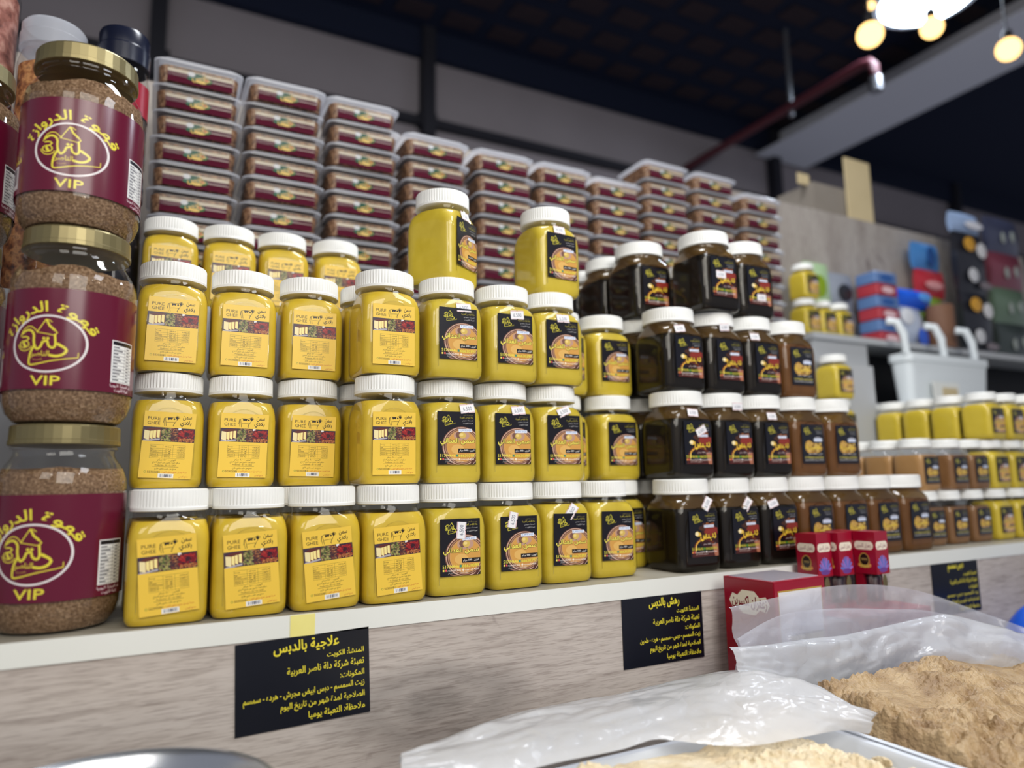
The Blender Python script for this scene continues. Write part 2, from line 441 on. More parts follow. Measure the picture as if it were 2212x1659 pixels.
    def text(s, t, x0, y0, x1, y1, col, bold=0.0, skew=0.0):
        v, f = text_tris(t)
        if not len(v): return
        mn, mx = v.min(0), v.max(0)
        q = (v - mn) / np.maximum(mx - mn, 1e-6)
        P = np.stack([x0 + q[:, 0] * (x1 - x0) , y1 - q[:, 1] * (y1 - y0) + skew * q[:, 0]], 1)
        s._glyphs(P, f, col, bold * (y1 - y0))
    def arc(s, t, cx, cy, rx, ry, a0, a1, h, col, bold=0.0):
        v, f = text_tris(t)
        mn, mx = v.min(0), v.max(0)
        q = (v[:, 0] - mn[0]) / (mx[0] - mn[0]); yy = (v[:, 1] - mn[1]) / (mx[1] - mn[1]) * h
        A = np.radians(a0 + q * (a1 - a0))
        P = np.stack([cx + np.cos(A) * (rx + yy), cy - np.sin(A) * (ry + yy)], 1)
        s._glyphs(P, f, col, bold * h)
    def blobs(s, x0, y0, x1, y1, n, r, cols):
        for _ in range(n):
            rr = random.uniform(*r)
            x = random.uniform(x0 + rr, x1 - rr); y = random.uniform(y0 + rr, y1 - rr)
            s.ellipse(x, y, rr, rr * random.uniform(0.5, 1), random.choice(cols))
    def bars(s, x0, y0, x1, y1, n=26, col=(20, 20, 30)):
        w = (x1 - x0) / n
        for i in range(n):
            if random.random() < 0.6: s.rect(x0 + i * w, y0, x0 + i * w + w * random.choice([0.5, 0.95]), y1, col)
    def image(s, name):
        k = s.ss
        a = s.a.reshape(s.h, k, s.w, k, 3).mean((1, 3))
        im = bpy.data.images.new(name, s.w, s.h, alpha=False)
        px = np.ones((s.h, s.w, 4), np.float32); px[..., :3] = a[::-1]
        im.pixels.foreach_set(px.ravel()); im.update(); im.pack()
        return im
    def mat(s, name, rough=0.35, spec=0.4):
        m = pmat(name, (255, 255, 255), rough, spec)
        t = m.node_tree.nodes.new('ShaderNodeTexImage'); t.image = s.image(name); t.extension = 'EXTEND'
        m.node_tree.links.new(t.outputs[0], m.node_tree.nodes['Principled BSDF'].inputs['Base Color'])
        return m
def catmull(P, n):
    P = [np.array(p, float) for p in P]; out = []
    for i in range(len(P) - 1):
        a, b, c, d = P[max(i - 1, 0)], P[i], P[i + 1], P[min(i + 2, len(P) - 1)]
        for k in range(n):
            t = k / n
            out.append(0.5 * (2 * b + (c - a) * t + (2 * a - 5 * b + 4 * c - d) * t * t + (3 * b - a - 3 * c + d) * t ** 3))
    out.append(P[-1]); return out

YEL = (224, 212, 62)
def logo(cv, cx, cy, k, col, wk=1.0):
    T = lambda L: [(cx + (x - 637) * k, cy + (y - 1180) * k) for x, y in L]
    w = lambda q: max(q * k * wk, 0.9)
    cv.line(T([(385, 1112), (408, 1055), (450, 1022), (495, 1022), (530, 1050), (552, 1072)]), w(9), col, 4)
    cv.line(T([(398, 1086), (446, 1056), (492, 1062), (518, 1100), (520, 1150), (530, 1205), (556, 1238), (585, 1215), (600, 1172)]), w(20), col, 4)
    cv.line(T([(545, 1076), (620, 952), (652, 1008), (700, 1052), (722, 1078), (706, 1100)]), w(10), col)
    cv.line(T([(628, 960), (652, 1010), (700, 1054)]), w(18), col)
    cv.line(T([(620, 952), (645, 955), (672, 974)]), w(8), col)
    cv.line(T([(545, 1074), (708, 1106)]), w(8), col)
    cv.line(T([(600, 1172), (640, 1160), (655, 1205), (690, 1226), (712, 1196), (704, 1100)]), w(19), col, 4)
    for x in (612, 646): cv.ellipse(*T([(x, 1136)])[0], w(13), w(12), col)
    cv.line(T([(728, 1186), (752, 1200), (790, 1222), (806, 1252), (776, 1288), (724, 1305), (672, 1298)]), w(22), col, 4)
    cv.line(T([(742, 1182), (764, 1198)]), w(10), col)
    cv.line(T([(530, 1200), (500, 1262), (486, 1340), (496, 1386), (560, 1382), (700, 1348), (905, 1310)]), lambda t: w(22 - 14 * t), col, 4)
    cv.line(T([(905, 1310), (906, 1264)]), w(8), col)
    cv.line(T([(402, 1120), (446, 1118), (470, 1136), (440, 1158), (412, 1166)]), w(13), col, 3)
    cv.ellipse(*T([(428, 1190)])[0], w(42), w(30), col, w(9)); cv.line(T([(420, 1182), (440, 1212)]), w(24), col)
    cv.line(T([(362, 1196), (392, 1238), (440, 1252), (482, 1236), (496, 1214)]), w(9), col, 4)
    b = 0.02
    p = T([(500, 1325), (664, 1268)]); cv.text('\u0627\u0644\u0646\u0627\u0635\u0631', p[0][0], p[1][1] - 14 * k, p[1][0], p[0][1] - 4 * k, col, b)
    p = T([(520, 1350), (606, 1326)]); cv.text('\u0627\u0644\u0639\u0631\u0628\u064a\u0629', p[0][0], p[1][1], p[1][0], p[0][1], col, 0.0)

def lab_coffee():
    W_, H_ = 1536, 416      # wraps the jar; the middle is the front
    c = Canvas(W_, H_, (96, 18, 44))
    cx, cy = 768, 232
    c.ellipse(cx, cy, 142, 115, (226, 222, 220), 8)
    logo(c, cx - 2, cy - 2, 0.425, YEL, 1.1)
    c.arc('\u0627\u0644\u062f\u0631\u0648\u0627\u0632\u0629', cx, cy + 14, 152, 134, 160, 92, 56, YEL, 0.035)
    c.arc('\u0642\u0647\u0648\u0629', cx, cy + 14, 152, 134, 80, 22, 50, YEL, 0.035)
    c.text('VIP', cx - 54, 364, cx + 54, 402, YEL, 0.035)
    x = 1012
    c.rect(x, 190, x + 130, 372, (232, 232, 230)); c.rect(x + 5, 194, x + 125, 210, (24, 24, 34))
    for i in range(11):
        y = 214 + i * 14
        c.rect(x + 5, y + 12, x + 125, y + 13.5, (90, 90, 100)); c.rect(x + 8, y + 3, x + random.randint(30, 60), y + 8, (70, 70, 82)); c.rect(x + 84, y + 3, x + 104, y + 8, (90, 90, 100))
    c.rect(x + 72, 194, x + 73.5, 370, (90, 90, 100)); c.rect(x + 110, 194, x + 111.5, 370, (90, 90, 100))
    c.text('\u0628\u0644\u062f \u0627\u0644\u0645\u0646\u0634\u0623: \u0627\u062b\u064a\u0648\u0628\u064a\u0627', x, 375, x + 130, 393, (220, 210, 212), 0.03)
    c.text('\u062a\u0639\u0628\u0626\u0629 \u0627\u0644\u0643\u0648\u064a\u062a', x + 22, 395, x + 112, 412, (220, 210, 212), 0.03)
    c.rect(450, 290, 520, 390, (228, 228, 226)); c.bars(456, 296, 514, 370)
    c.text('\u0642\u0647\u0648\u0629', 470, 256, 540, 284, YEL, 0.03)
    return c.mat('maroon_coffee_label', 0.22, 0.5)

def lab_pure():
    W_, H_ = 480, 660
    bg = (236, 196, 72); k = (44, 34, 24)
    c = Canvas(W_, H_, bg)
    c.text('PURE', 34, 54, 148, 86, k, 0.012); c.text('GHEE', 34, 100, 148, 132, k, 0.012)
    # small line drawing of a cow
    cow = [(186, 60), (212, 50), (260, 52), (288, 46), (300, 34), (316, 40), (326, 52), (310, 66), (296, 84), (288, 98)]
    c.line(cow, 3, k); c.line([(186, 60), (182, 100), (190, 140)], 3, k); c.line([(192, 62), (200, 104), (206, 140)], 4, k)
    c.line([(206, 104), (240, 100), (282, 100)], 3, k); c.line([(282, 98), (274, 120), (276, 142)], 3, k); c.line([(290, 98), (268, 136)], 3, k)
    c.poly([(214, 54), (262, 54), (254, 76), (236, 70), (222, 80)], k); c.poly([(286, 50), (306, 38), (318, 54), (300, 74)], k); c.ellipse(276, 66, 9, 8, k); c.line([(182, 62), (176, 110)], 3, k)
    c.text('\u0633\u0645\u0646', 356, 30, 438, 76, k, 0.02); c.text('\u0628\u0644\u0627\u062f\u064a', 336, 78, 438, 140, k, 0.02)
    y0, y1 = 156, 296
    c.rect(0, y0, W_, y1, (58, 40, 52))
    c.rect(0, y0, 165, y1, (64, 48, 66)); c.poly([(10, 286), (84, 296), (160, 268), (160, 284), (60, 296), (10, 296)], (176, 170, 176))
    for i, x in enumerate((14, 66, 96, 130)):
        wd = 48 if i == 0 else 26
        c.poly([(x, 190 - i * 4), (x + wd, 196 - i * 4), (x + wd, 288 - i * 8), (x, 274 - i * 6)], (244, 226, 150) if i else (238, 222, 168))
        c.poly([(x + wd, 196 - i * 4), (x + wd + 6, 190 - i * 4), (x + wd + 6, 280 - i * 8), (x + wd, 288 - i * 8)], (150, 76, 40))
    c.poly([(14, 190), (66, 166), (160, 166), (156, 180), (66, 198)], (96, 44, 38))
    c.blobs(164, y0, 262, y1, 190, (4, 10), [(112, 124, 60), (150, 152, 84), (92, 60, 46), (70, 76, 44), (176, 150, 100)])
    c.blobs(252, y0, 330, y1, 100, (4, 10), [(128, 70, 50), (90, 46, 40), (160, 110, 70), (70, 44, 44)])
    c.rect(322, y0, 350, y0 + 20, (226, 226, 226))
    c.blobs(320, y0 + 8, 480, y1, 150, (7, 17), [(150, 28, 34), (120, 20, 30), (176, 52, 44), (88, 20, 32), (60, 22, 34)])
    c.blobs(330, y1 - 46, 480, y1, 90, (4, 9), [(160, 92, 52), (124, 66, 40), (184, 120, 70)])
    x0, yt, x1, yb = 82, 330, 402, 462
    for y in [yt, yt + 36, yt + 54, yt + 72, yt + 90, yt + 108, yb]: c.rect(x0, y, x1, y + 1.6, (70, 56, 24))
    for x in (x0, 196, 290, x1): c.rect(x, yt, x + 1.6, yb + 1.6, (70, 56, 24))
    for i, (a, b_, d) in enumerate([('Energy', '100 Kcal', '\u0627\u0644\u0637\u0627\u0642\u0629'), ('Fat', '99.5 g', '\u062f\u0647\u0648\u0646'), ('Protein', '0 g', '\u0628\u0631\u0648\u062a\u064a\u0646'), ('Carbohydrates', '0 g', '\u0643\u0631\u0628\u0648\u0647\u064a\u062f\u0631\u0627\u062a'), ('Vitamin A', '1200 IU', '\u0641\u064a\u062a\u0627\u0645\u064a\u0646'), ('Vitamin D', '50 IU', '\u0641\u064a\u062a\u0627\u0645\u064a\u0646')]):
        y = yt + 20 + i * 18 if i else yt + 12
        c.text(a, x0 + 6, y, x0 + 6 + 8 * len(a), y + 13, k, 0.0)
        c.text(b_, 214, y, 272, y + 12, k, 0.01); c.text(d, 330, y, 396, y + 13, k, 0.0)
    c.text('\u0627\u0644\u0648\u0632\u0646 : \u0664\u0668\u0660 \u062c\u0631\u0627\u0645', 160, 470, 326, 494, k, 0.01)
    c.text('\u0635\u0627\u0644\u062d \u0644\u0645\u062f\u0629 \u0639\u0627\u0645\u064a\u0646 \u0645\u0646 \u062a\u0627\u0631\u064a\u062e \u0627\u0644\u0627\u0646\u062a\u0627\u062c', 114, 496, 366, 519, k, 0.01)
    c.text('Production : 01 / 12 / 2024', 140, 524, 334, 538, k, 0.012)
    c.text('\u0645\u0646\u062a\u062c \u0645\u0646 \u062d\u0644\u064a\u0628 \u0628\u0642\u0631\u064a \u0637\u0627\u0632\u062c', 140, 556, 334, 580, k, 0.015)
    c.line([(118, 546), (356, 546)], 3, (110, 90, 40))
    c.ellipse(56, 600, 9, 9, (86, 120, 50), 3); c.text('50302081', 76, 590, 190, 610, k, 0.015)
    c.text('\u062e\u062f\u0645\u0629 \u062a\u0648\u0635\u064a\u0644 \u062c\u0645\u064a\u0639 \u0645\u0646\u0627\u0637\u0642 \u0627\u0644\u0643\u0648\u064a\u062a', 204, 588, 440, 612, (176, 52, 36), 0.005)
    c.rect(176, 614, 318, 656, (232, 230, 224)); c.bars(194, 620, 304, 648, 30, (34, 40, 70))
    c.text('\u0645\u0646\u062a\u062c \u0643\u0648\u064a\u062a\u064a', 366, 630, 452, 652, (170, 60, 40), 0.0)
    return c.mat('orange_yellow_ghee_label', 0.33, 0.4)

def lab_top(c, W_):
    logo(c, 138, 112, 0.30, (226, 214, 70), 1.15)
    c.text('\u062e\u0635\u064a\u0635\u0627\u064b \u0644\u0643\u0645', 330, 32, 448, 52, (190, 176, 80), 0.0)
    c.text('\u062f\u0644\u0629 \u0627\u0644\u0646\u0627\u0635\u0631 \u0627\u0644\u0639\u0631\u0628\u064a\u0629', 280, 58, 448, 88, (222, 208, 70), 0.012)
    c.text('\u0627\u0644\u0645\u0646\u0634\u0623: \u0633\u0639\u0648\u062f\u064a', 310, 98, 448, 124, (224, 224, 220), 0.01)
    c.text('\u062a\u0639\u0628\u0626\u0629 \u0627\u0644\u0643\u0648\u064a\u062a', 322, 134, 448, 158, (224, 224, 220), 0.01)
def lab_bottom(c, W_):
    c.rect(256, 462, 480, 514, (22, 16, 20))
    c.text('\u0627\u0644\u0648\u0632\u0646 : 500 \u062c\u0631\u0627\u0645', 272, 472, 462, 506, (236, 230, 220), 0.02)
    c.text('51794646', 28, 530, 220, 568, (236, 222, 84), 0.016); c.rect(228, 534, 252, 564, (62, 140, 110))
    c.text('66630393', 262, 530, 460, 568, (222, 222, 70), 0.016)
    c.rect(28, 580, 48, 604, (236, 212, 92)); c.rect(58, 580, 78, 604, (216, 92, 90))
    c.text('nasse5300', 86, 582, 246, 606, (240, 236, 230), 0.012); c.ellipse(272, 594, 13, 13, (240, 224, 200)); c.text('nasse5400', 292, 582, 456, 606, (240, 236, 230), 0.012)
    c.text('\u0645\u0648\u0642 \u0627\u0644\u062a\u0645\u0648\u0631 - \u0633\u0648\u0642 \u0627\u0644\u062e\u0636\u0627\u0631', 90, 612, 330, 636, (226, 220, 214), 0.0)
def stamp(c, x, y, t='5 JAN 2025'):
    c.poly([(x, y + 3), (x + 172, y), (x + 174, y + 38), (x + 2, y + 41)], (224, 230, 242)); c.text(t, x + 14, y + 8, x + 160, y + 33, (74, 112, 176), 0.0)
def lab_ghee():
    W_, H_ = 480, 660
    c = Canvas(W_, H_, (20, 18, 26))
    for rx, ry, col in [(250, 246, (104, 66, 52)), (240, 238, (206, 170, 150)), (228, 228, (90, 54, 42)), (216, 218, (176, 132, 106)), (204, 208, (110, 74, 54)), (196, 200, (200, 152, 100)), (188, 180, (208, 154, 76))]:
        c.ellipse(304, 432, rx, ry, col)
    c.ellipse(300, 300, 100, 60, (188, 148, 128)); c.ellipse(278, 290, 52, 42, (120, 84, 72)); c.ellipse(312, 296, 44, 38, (212, 180, 92)); c.ellipse(300, 288, 22, 18, (232, 206, 130))
    c.ellipse(250, 470, 80, 60, (222, 176, 98)); c.ellipse(330, 560, 90, 60, (200, 142, 70))
    c.line([(420, 650), (480, 580)], 22, (84, 48, 40)); c.line([(440, 660), (480, 612)], 8, (196, 160, 140)); c.line([(120, 640), (200, 664)], 14, (150, 110, 92))
    lab_top(c, W_)
    c.text('\u0633\u0645\u0646 \u0627\u0644\u0639\u062f\u0627\u0646\u064a', 34, 328, 462, 426, (34, 22, 16), 0.06)
    c.text('\u0633\u0645\u0646 \u0627\u0644\u0639\u062f\u0627\u0646\u064a', 36, 330, 460, 424, (238, 222, 96), 0.024)
    lab_bottom(c, W_); stamp(c, 262, 214)
    return c.mat('black_ghee_label', 0.3, 0.45)
def lab_dibs():
    W_, H_ = 480, 660
    c = Canvas(W_, H_, (15, 15, 24))
    c.ellipse(340, 400, 180, 150, (52, 18, 18)); c.ellipse(370, 300, 120, 70, (132, 48, 34)); c.ellipse(280, 250, 120, 40, (70, 40, 26))
    c.poly([(230, 180), (420, 180), (440, 240), (210, 250)], (60, 34, 24)); c.blobs(230, 170, 430, 240, 22, (8, 16), [(150, 84, 44), (104, 50, 34), (196, 120, 60)])
    c.rect(270, 250, 480, 330, (134, 46, 36))
    c.poly([(90, 330), (130, 290), (190, 320), (200, 360), (130, 370)], (226, 186, 70)); c.ellipse(124, 330, 30, 30, (244, 228, 180))
    c.line([(60, 620), (80, 520), (140, 440), (240, 400), (330, 420), (400, 470)], 40, (96, 40, 22), 6)
    c.line([(100, 560), (110, 480), (190, 420), (300, 400)], 18, (236, 178, 62), 6); c.line([(90, 600), (104, 500)], 8, (250, 220, 130), 2)
    c.rect(30, 590, 480, 660, (74, 30, 24)); c.poly([(380, 500), (480, 480), (480, 660), (420, 660)], (170, 106, 80)); 
    lab_top(c, W_)
    c.text('\u062f\u0628\u0640\u0633', 180, 320, 456, 440, (30, 14, 10), 0.06); c.text('\u062f\u0628\u0640\u0633', 184, 324, 452, 436, (238, 200, 60), 0.03)
    c.text('\u0627\u0644\u0648\u0632\u0646 500 \u062c\u0631\u0627\u0645', 230, 470, 440, 502, (226, 220, 214), 0.01)
    c.text('51794646', 28, 526, 220, 566, (214, 206, 60), 0.016); c.rect(228, 532, 252, 562, (90, 160, 60)); c.text('66630393', 262, 526, 460, 566, (206, 206, 60), 0.016)
    c.rect(28, 580, 48, 604, (236, 150, 72)); c.rect(58, 580, 78, 604, (206, 92, 80)); c.text('nasse5300', 86, 582, 246, 606, (236, 228, 220), 0.012); c.ellipse(272, 594, 13, 13, (236, 228, 220)); c.text('nasse5400', 292, 582, 456, 606, (236, 228, 220), 0.012)
    c.text('\u0633\u0648\u0642 \u0627\u0644\u062e\u0636\u0627\u0631', 90, 612, 300, 636, (226, 210, 200), 0.0)
    stamp(c, 250, 204)
    return c.mat('black_molasses_label', 0.25, 0.5)
def lab_tahini():
    W_, H_ = 480, 660
    c = Canvas(W_, H_, (24, 25, 34))
    c.ellipse(250, 400, 190, 90, (160, 118, 50)); c.ellipse(150, 380, 90, 110, (190, 146, 70)); c.ellipse(320, 410, 90, 60, (214, 180, 96)); c.blobs(120, 300, 420, 470, 60, (10, 26), [(200, 160, 80), (150, 112, 50), (224, 196, 120), (120, 86, 44)])
    c.ellipse(350, 250, 84, 40, (150, 150, 160)); c.rect(262, 236, 440, 290, (206, 214, 232))
    lab_top(c, W_)
    c.text('\u0637\u062d\u064a\u0646\u064a\u0629', 70, 330, 400, 440, (216, 184, 60), 0.03)
    c.text('\u0627\u0644\u0648\u0632\u0646 500 \u062c\u0631\u0627\u0645', 130, 486, 420, 520, (220, 216, 210), 0.015)
    c.text('51794646 66630393', 40, 544, 440, 578, (214, 200, 90), 0.015); c.text('nasse5300 nasse5400', 40, 590, 440, 614, (224, 220, 216), 0.01)
    return c.mat('black_tahini_label', 0.3, 0.45)
def lab_dates():
    W_, H_ = 420, 150
    c = Canvas(W_, H_, (76, 16, 36))
    c.rect(0, 0, W_, 54, (190, 176, 150)); c.rect(0, 0, W_, 10, (160, 146, 124)); c.rect(0, 40, W_, 53, (206, 194, 170)); c.line([(270, 86), (420, 86)], 5, (202, 188, 170)); c.line([(0, 74), (130, 74)], 3, (140, 90, 90))
    c.ellipse(195, 76, 64, 44, (34, 78, 60)); c.ellipse(225, 84, 60, 32, (40, 92, 62)); c.ellipse(150, 48, 24, 22, (206, 206, 204)); c.ellipse(146, 92, 22, 14, (38, 96, 66)); c.ellipse(262, 92, 18, 16, (60, 110, 66))
    c.text('\u062e\u0644\u0627\u0635', 156, 38, 270, 118, (206, 168, 96), 0.03); c.ellipse(214, 108, 34, 12, (212, 184, 110)); c.ellipse(248, 78, 10, 9, (206, 110, 60))
    return c.mat('maroon_cream_date_label', 0.85, 0.1)
def lab_price(t):
    c = Canvas(128, 80, (236, 234, 236))
    c.rect(0, 3, 128, 6, (190, 90, 90)); c.rect(0, 74, 128, 77, (190, 90, 90)); c.text(t, 26, 24, 104, 58, (96, 100, 116), 0.0)
    return c.mat('price_' + t.replace('.', '_'), 0.5, 0.3)
SIGN_TAIL = ['\u0627\u0644\u0645\u0646\u0634\u0623: \u0627\u0644\u0643\u0648\u064a\u062a', '\u062a\u0639\u0628\u0626\u0629 \u0634\u0631\u0643\u0629 \u062f\u0644\u0629 \u0646\u0627\u0635\u0631 \u0627\u0644\u0639\u0631\u0628\u064a\u0629', '\u0627\u0644\u0645\u0643\u0648\u0646\u0627\u062a:']
def lab_sign(name, title, ingr, tw, iw):
    W_, H_ = 900, 590
    c = Canvas(W_, H_, (14, 17, 28), 1)
    y = (232, 216, 60)
    c.text(title, 465 - tw / 2, 22, 465 + tw / 2, 112, y, 0.03)
    for i, (t, w, yy, h) in enumerate([(SIGN_TAIL[0], 260, 122, 54), (SIGN_TAIL[1], 530, 200, 62), (SIGN_TAIL[2], 170, 284, 50), (ingr, iw, 352, 62), ('\u0627\u0644\u0635\u0644\u0627\u062d\u064a\u0629 \u0644\u0645\u062f\u0629 \u0634\u0647\u0631 \u0645\u0646 \u062a\u0627\u0631\u064a\u062e \u0627\u0644\u064a\u0648\u0645', 575, 430, 62), ('\u0645\u0644\u0627\u062d\u0638\u0629: \u0627\u0644\u062a\u0639\u0628\u0626\u0629 \u064a\u0648\u0645\u064a\u0627', 390, 508, 58)]):
        c.text(t, 862 - w, yy, 862, yy + h, y, 0.018)
    return c.mat(name, 0.3, 0.4)
def lab_saffron(kind):
    if kind == 'big':
        c = Canvas(400, 860, (146, 14, 40))
        c.poly([(x, y - 118) for x, y in [(40, 230), (70, 190), (110, 200), (150, 170), (250, 170), (290, 200), (340, 190), (370, 230), (340, 270), (290, 262), (250, 290), (150, 290), (110, 262), (70, 270)]], (236, 226, 206))
        c.text('\u0632\u0639\u0641\u0631\u0627\u0646 \u0627\u0643\u0633\u0631\u064a\u0646', 64, 82, 346, 146, (120, 20, 40), 0.03)
        for i in range(14): c.text('\u0632\u0639\u0641\u0631\u0627\u0646', 56, 360 + i * 34, 140 + (i * 37) % 60, 384 + i * 34, (196, 110, 120), 0.0)
        return c.mat('red_saffron_carton_face', 0.25, 0.5)
    if kind == 'window':
        c = Canvas(500, 860, (146, 14, 40))
        c.rect(30, 40, 470, 820, (176, 140, 60)); c.rect(38, 48, 462, 812, (214, 212, 212)); c.rect(120, 260, 470, 700, (60, 50, 40)); c.rect(130, 270, 462, 690, (176, 160, 96))
        return c.mat('saffron_carton_window_face', 0.2, 0.5)
    c = Canvas(200, 520, (150, 14, 42))
    c.ellipse(42, 100, 30, 30, (236, 226, 206)); c.ellipse(158, 100, 30, 30, (236, 226, 206)); c.rect(42, 70, 158, 130, (236, 226, 206))
    c.text('\u0632\u0639\u0641\u0631\u0627\u0646 \u0627\u0643\u0633\u0631\u064a\u0646', 30, 84, 170, 120, (110, 30, 50), 0.01)
    if kind == 'badge':
        c.ellipse(96, 206, 50, 54, (176, 140, 66)); c.ellipse(96, 200, 38, 40, (40, 26, 22)); c.text('999', 70, 190, 122, 210, (196, 170, 96), 0.02); c.rect(52, 238, 140, 256, (206, 174, 80)); c.ellipse(46, 240, 10, 12, (226, 150, 70)); c.ellipse(148, 240, 10, 12, (226, 150, 70))
    else:
        for i in range(9):
            a = PI * (0.08 + 0.84 * i / 8)
            c.line([(100, 270), (100 + math.cos(a) * 78, 270 - math.sin(a) * 92)], lambda t: 20, (150 - 6 * (i % 3) * 5, 110, 190))
        c.ellipse(100, 272, 60, 18, (104, 62, 140))
    return c.mat('red_saffron_' + kind, 0.25, 0.5)

for k, fn in dict(coffee_l=lab_coffee, pure_l=lab_pure, ghee_l=lab_ghee, dibs_l=lab_dibs, tahini_l=lab_tahini, dates_l=lab_dates).items(): M[k] = fn()
M['p65'] = lab_price('6.500'); M['p45'] = lab_price('4.500')
for k in ('big', 'window', 'badge', 'flower'): M['saf_' + k] = lab_saffron(k)

# ------------------------------------------------------------------ setting
m = MB(); m.box(-0.7, 3.3, 0.777, 1.46, -0.022, 0.0)
m.mi[1] = 1     # the top face is a duller grey-beige laminate than the white front edge
M['shelf_top'] = noise_mat('grey_beige_shelf_top', [(150, 144, 130), (164, 158, 144)], 14, 0.4, 0.4)
shelf = struct('trim_1', m.mesh('shelf_board', [M['shelf_white'], M['shelf_top']]))
m = MB(); m.box(-0.7, 3.3, 0.7785, 0.80, -0.60, -0.022)
struct('wall_front', m.mesh('front_panel', M['wood']))
m = MB(); m.box(-0.75, 1.44, 1.41, 1.44, -0.6, 0.892); m.box(1.44, 2.95, 1.41, 1.44, -0.6, 0.945)
def vert_wood():
    w = wood_mat(False); w.name = 'pale_oak_upright'
    for n in w.node_tree.nodes:
        if n.type == 'MAPPING':
            s = n.inputs['Scale'].default_value; n.inputs['Scale'].default_value = (s[2], s[1], s[0])
        if n.type == 'VALTORGB' and n.color_ramp.elements[0].color[0] < 0.42:
            for e in n.color_ramp.elements: e.color = [v * 0.74 for v in e.color[:3]] + [1]
    return w
M['wood_v'] = vert_wood()
struct('wall_back', m.mesh('back_panel', M['wood_v']))
m = MB(); m.box(-3.0, 9.0, 3.0, 3.1, -1.0, 2.6)
struct('wall_far', m.mesh('far_wall', M['paint_grey']))
m = MB(); m.box(-3.0, 9.0, -1.0, 3.0, 2.30, 2.40)
ceil = struct('ceiling', m.mesh('ceiling', M['ceiling']))
m = MB(); m.box(-3.0, 9.0, 2.96, 3.0, 2.16, 2.30)
struct('trim_2', m.mesh('ceiling_edge', M['ceiling']))
m = MB(); m.box(-0.085, 0.085, -0.05, 0.05, 0, 0.006)
tile_me = m.mesh('ceiling_tile', M['tile'])
for i in range(14):
    for j in range(9):
        link('ceiling_tile', tile_me, ceil, (0.55 + i * 0.235 + 0.02 * (j % 2), 1.35 + j * 0.185, 2.292))
m = MB(); m.box(3.30, 3.74, -1.0, 2.98, 2.115, 2.125); m.box(3.50, 3.53, -1.0, 2.98, 2.125, 2.30)
struct('trim_3', m.mesh('ceiling_beam', M['beam_grey']))
m = MB(); m.box(-3, 9, 2.96, 3.0, 1.812, 1.852)
struct('trim_4', m.mesh('wall_girt', M['post']))
for i, x in enumerate((-0.015, 1.13, 3.44, 5.35)):
    m = MB(); m.box(x - 0.03, x + 0.03, 2.93, 3.0, 1.75, 2.30); m.box(x - 0.045, x + 0.045, 2.95, 3.0, 1.80, 1.87)
    struct('trim_%d' % (5 + i), m.mesh('wall_post', M['post']))
m = MB(); m.box(-0.6, 3.0, 0.0, 0.777, -0.25, -0.22)
tabl = link('stall_table', m.mesh('stall_table', M['table']))
tag(tabl, 'dark low stall table under the trays and the bowl', 'table')
m = MB(); m.box(-0.40, 1.56, 1.095, 1.38, 0.0, 0.393)
struct('trim_9', m.mesh('display_riser', M['shelf_grey']))
m = MB(); m.box(1.295, 1.50, 0.895, 1.02, 0.0, 0.1)
struct('trim_10', m.mesh('low_riser', M['shelf_grey']))
m = MB(); m.box(1.538, 1.95, 0.895, 1.16, 0.0, 0.2)
struct('trim_11', m.mesh('middle_riser', M['shelf_grey']))
m = MB(); m.box(1.60, 2.95, 1.17, 1.40, 0.0, 0.315)
struct('trim_13', m.mesh('counter_base', M['shelf_grey']))
m = MB(); m.box(1.565, 2.95, 1.26, 1.405, 0.496, 0.513); m.box(1.57, 1.79, 1.27, 1.29, 0.30, 0.496); m.box(1.79, 2.95, 1.38, 1.40, 0.30, 0.496, 1)  # dark board at the back of the open bay paints in its shade
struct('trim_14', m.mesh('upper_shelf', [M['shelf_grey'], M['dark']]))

# tape on the shelf front and three black signs on the panel
m = MB(); m.box(0.145, 0.170, 0.7762, 0.777, -0.0218, -0.0005)
tag(link('tape_strip', m.mesh('tape_strip', M['tape'])), 'yellow tape strip stuck on the white shelf edge above the left sign', 'tape')
def plate(name, w, h, mat, th=0.0012, mb=None):
    """flat print standing in XZ, facing -y, centred on the origin"""
    m = MB(); a, b = w / 2, h / 2
    vs = [(-a, 0, -b), (a, 0, -b), (a, 0, b), (-a, 0, b), (-a, th, -b), (a, th, -b), (a, th, b), (-a, th, b)]
    m.add(vs, [(0, 1, 2, 3), (5, 4, 7, 6), (1, 5, 6, 2), (4, 0, 3, 7), (3, 2, 6, 7), (4, 5, 1, 0)])
    me = m.mesh(name, mat, smooth=False)
    l = me.uv_layers.new(name='uv')
    for lp in range(len(me.loops)):
        v = me.vertices[me.loops[lp].vertex_index].co
        l.data[lp].uv = ((v.x + a) / w, (v.z + b) / h)
    return me
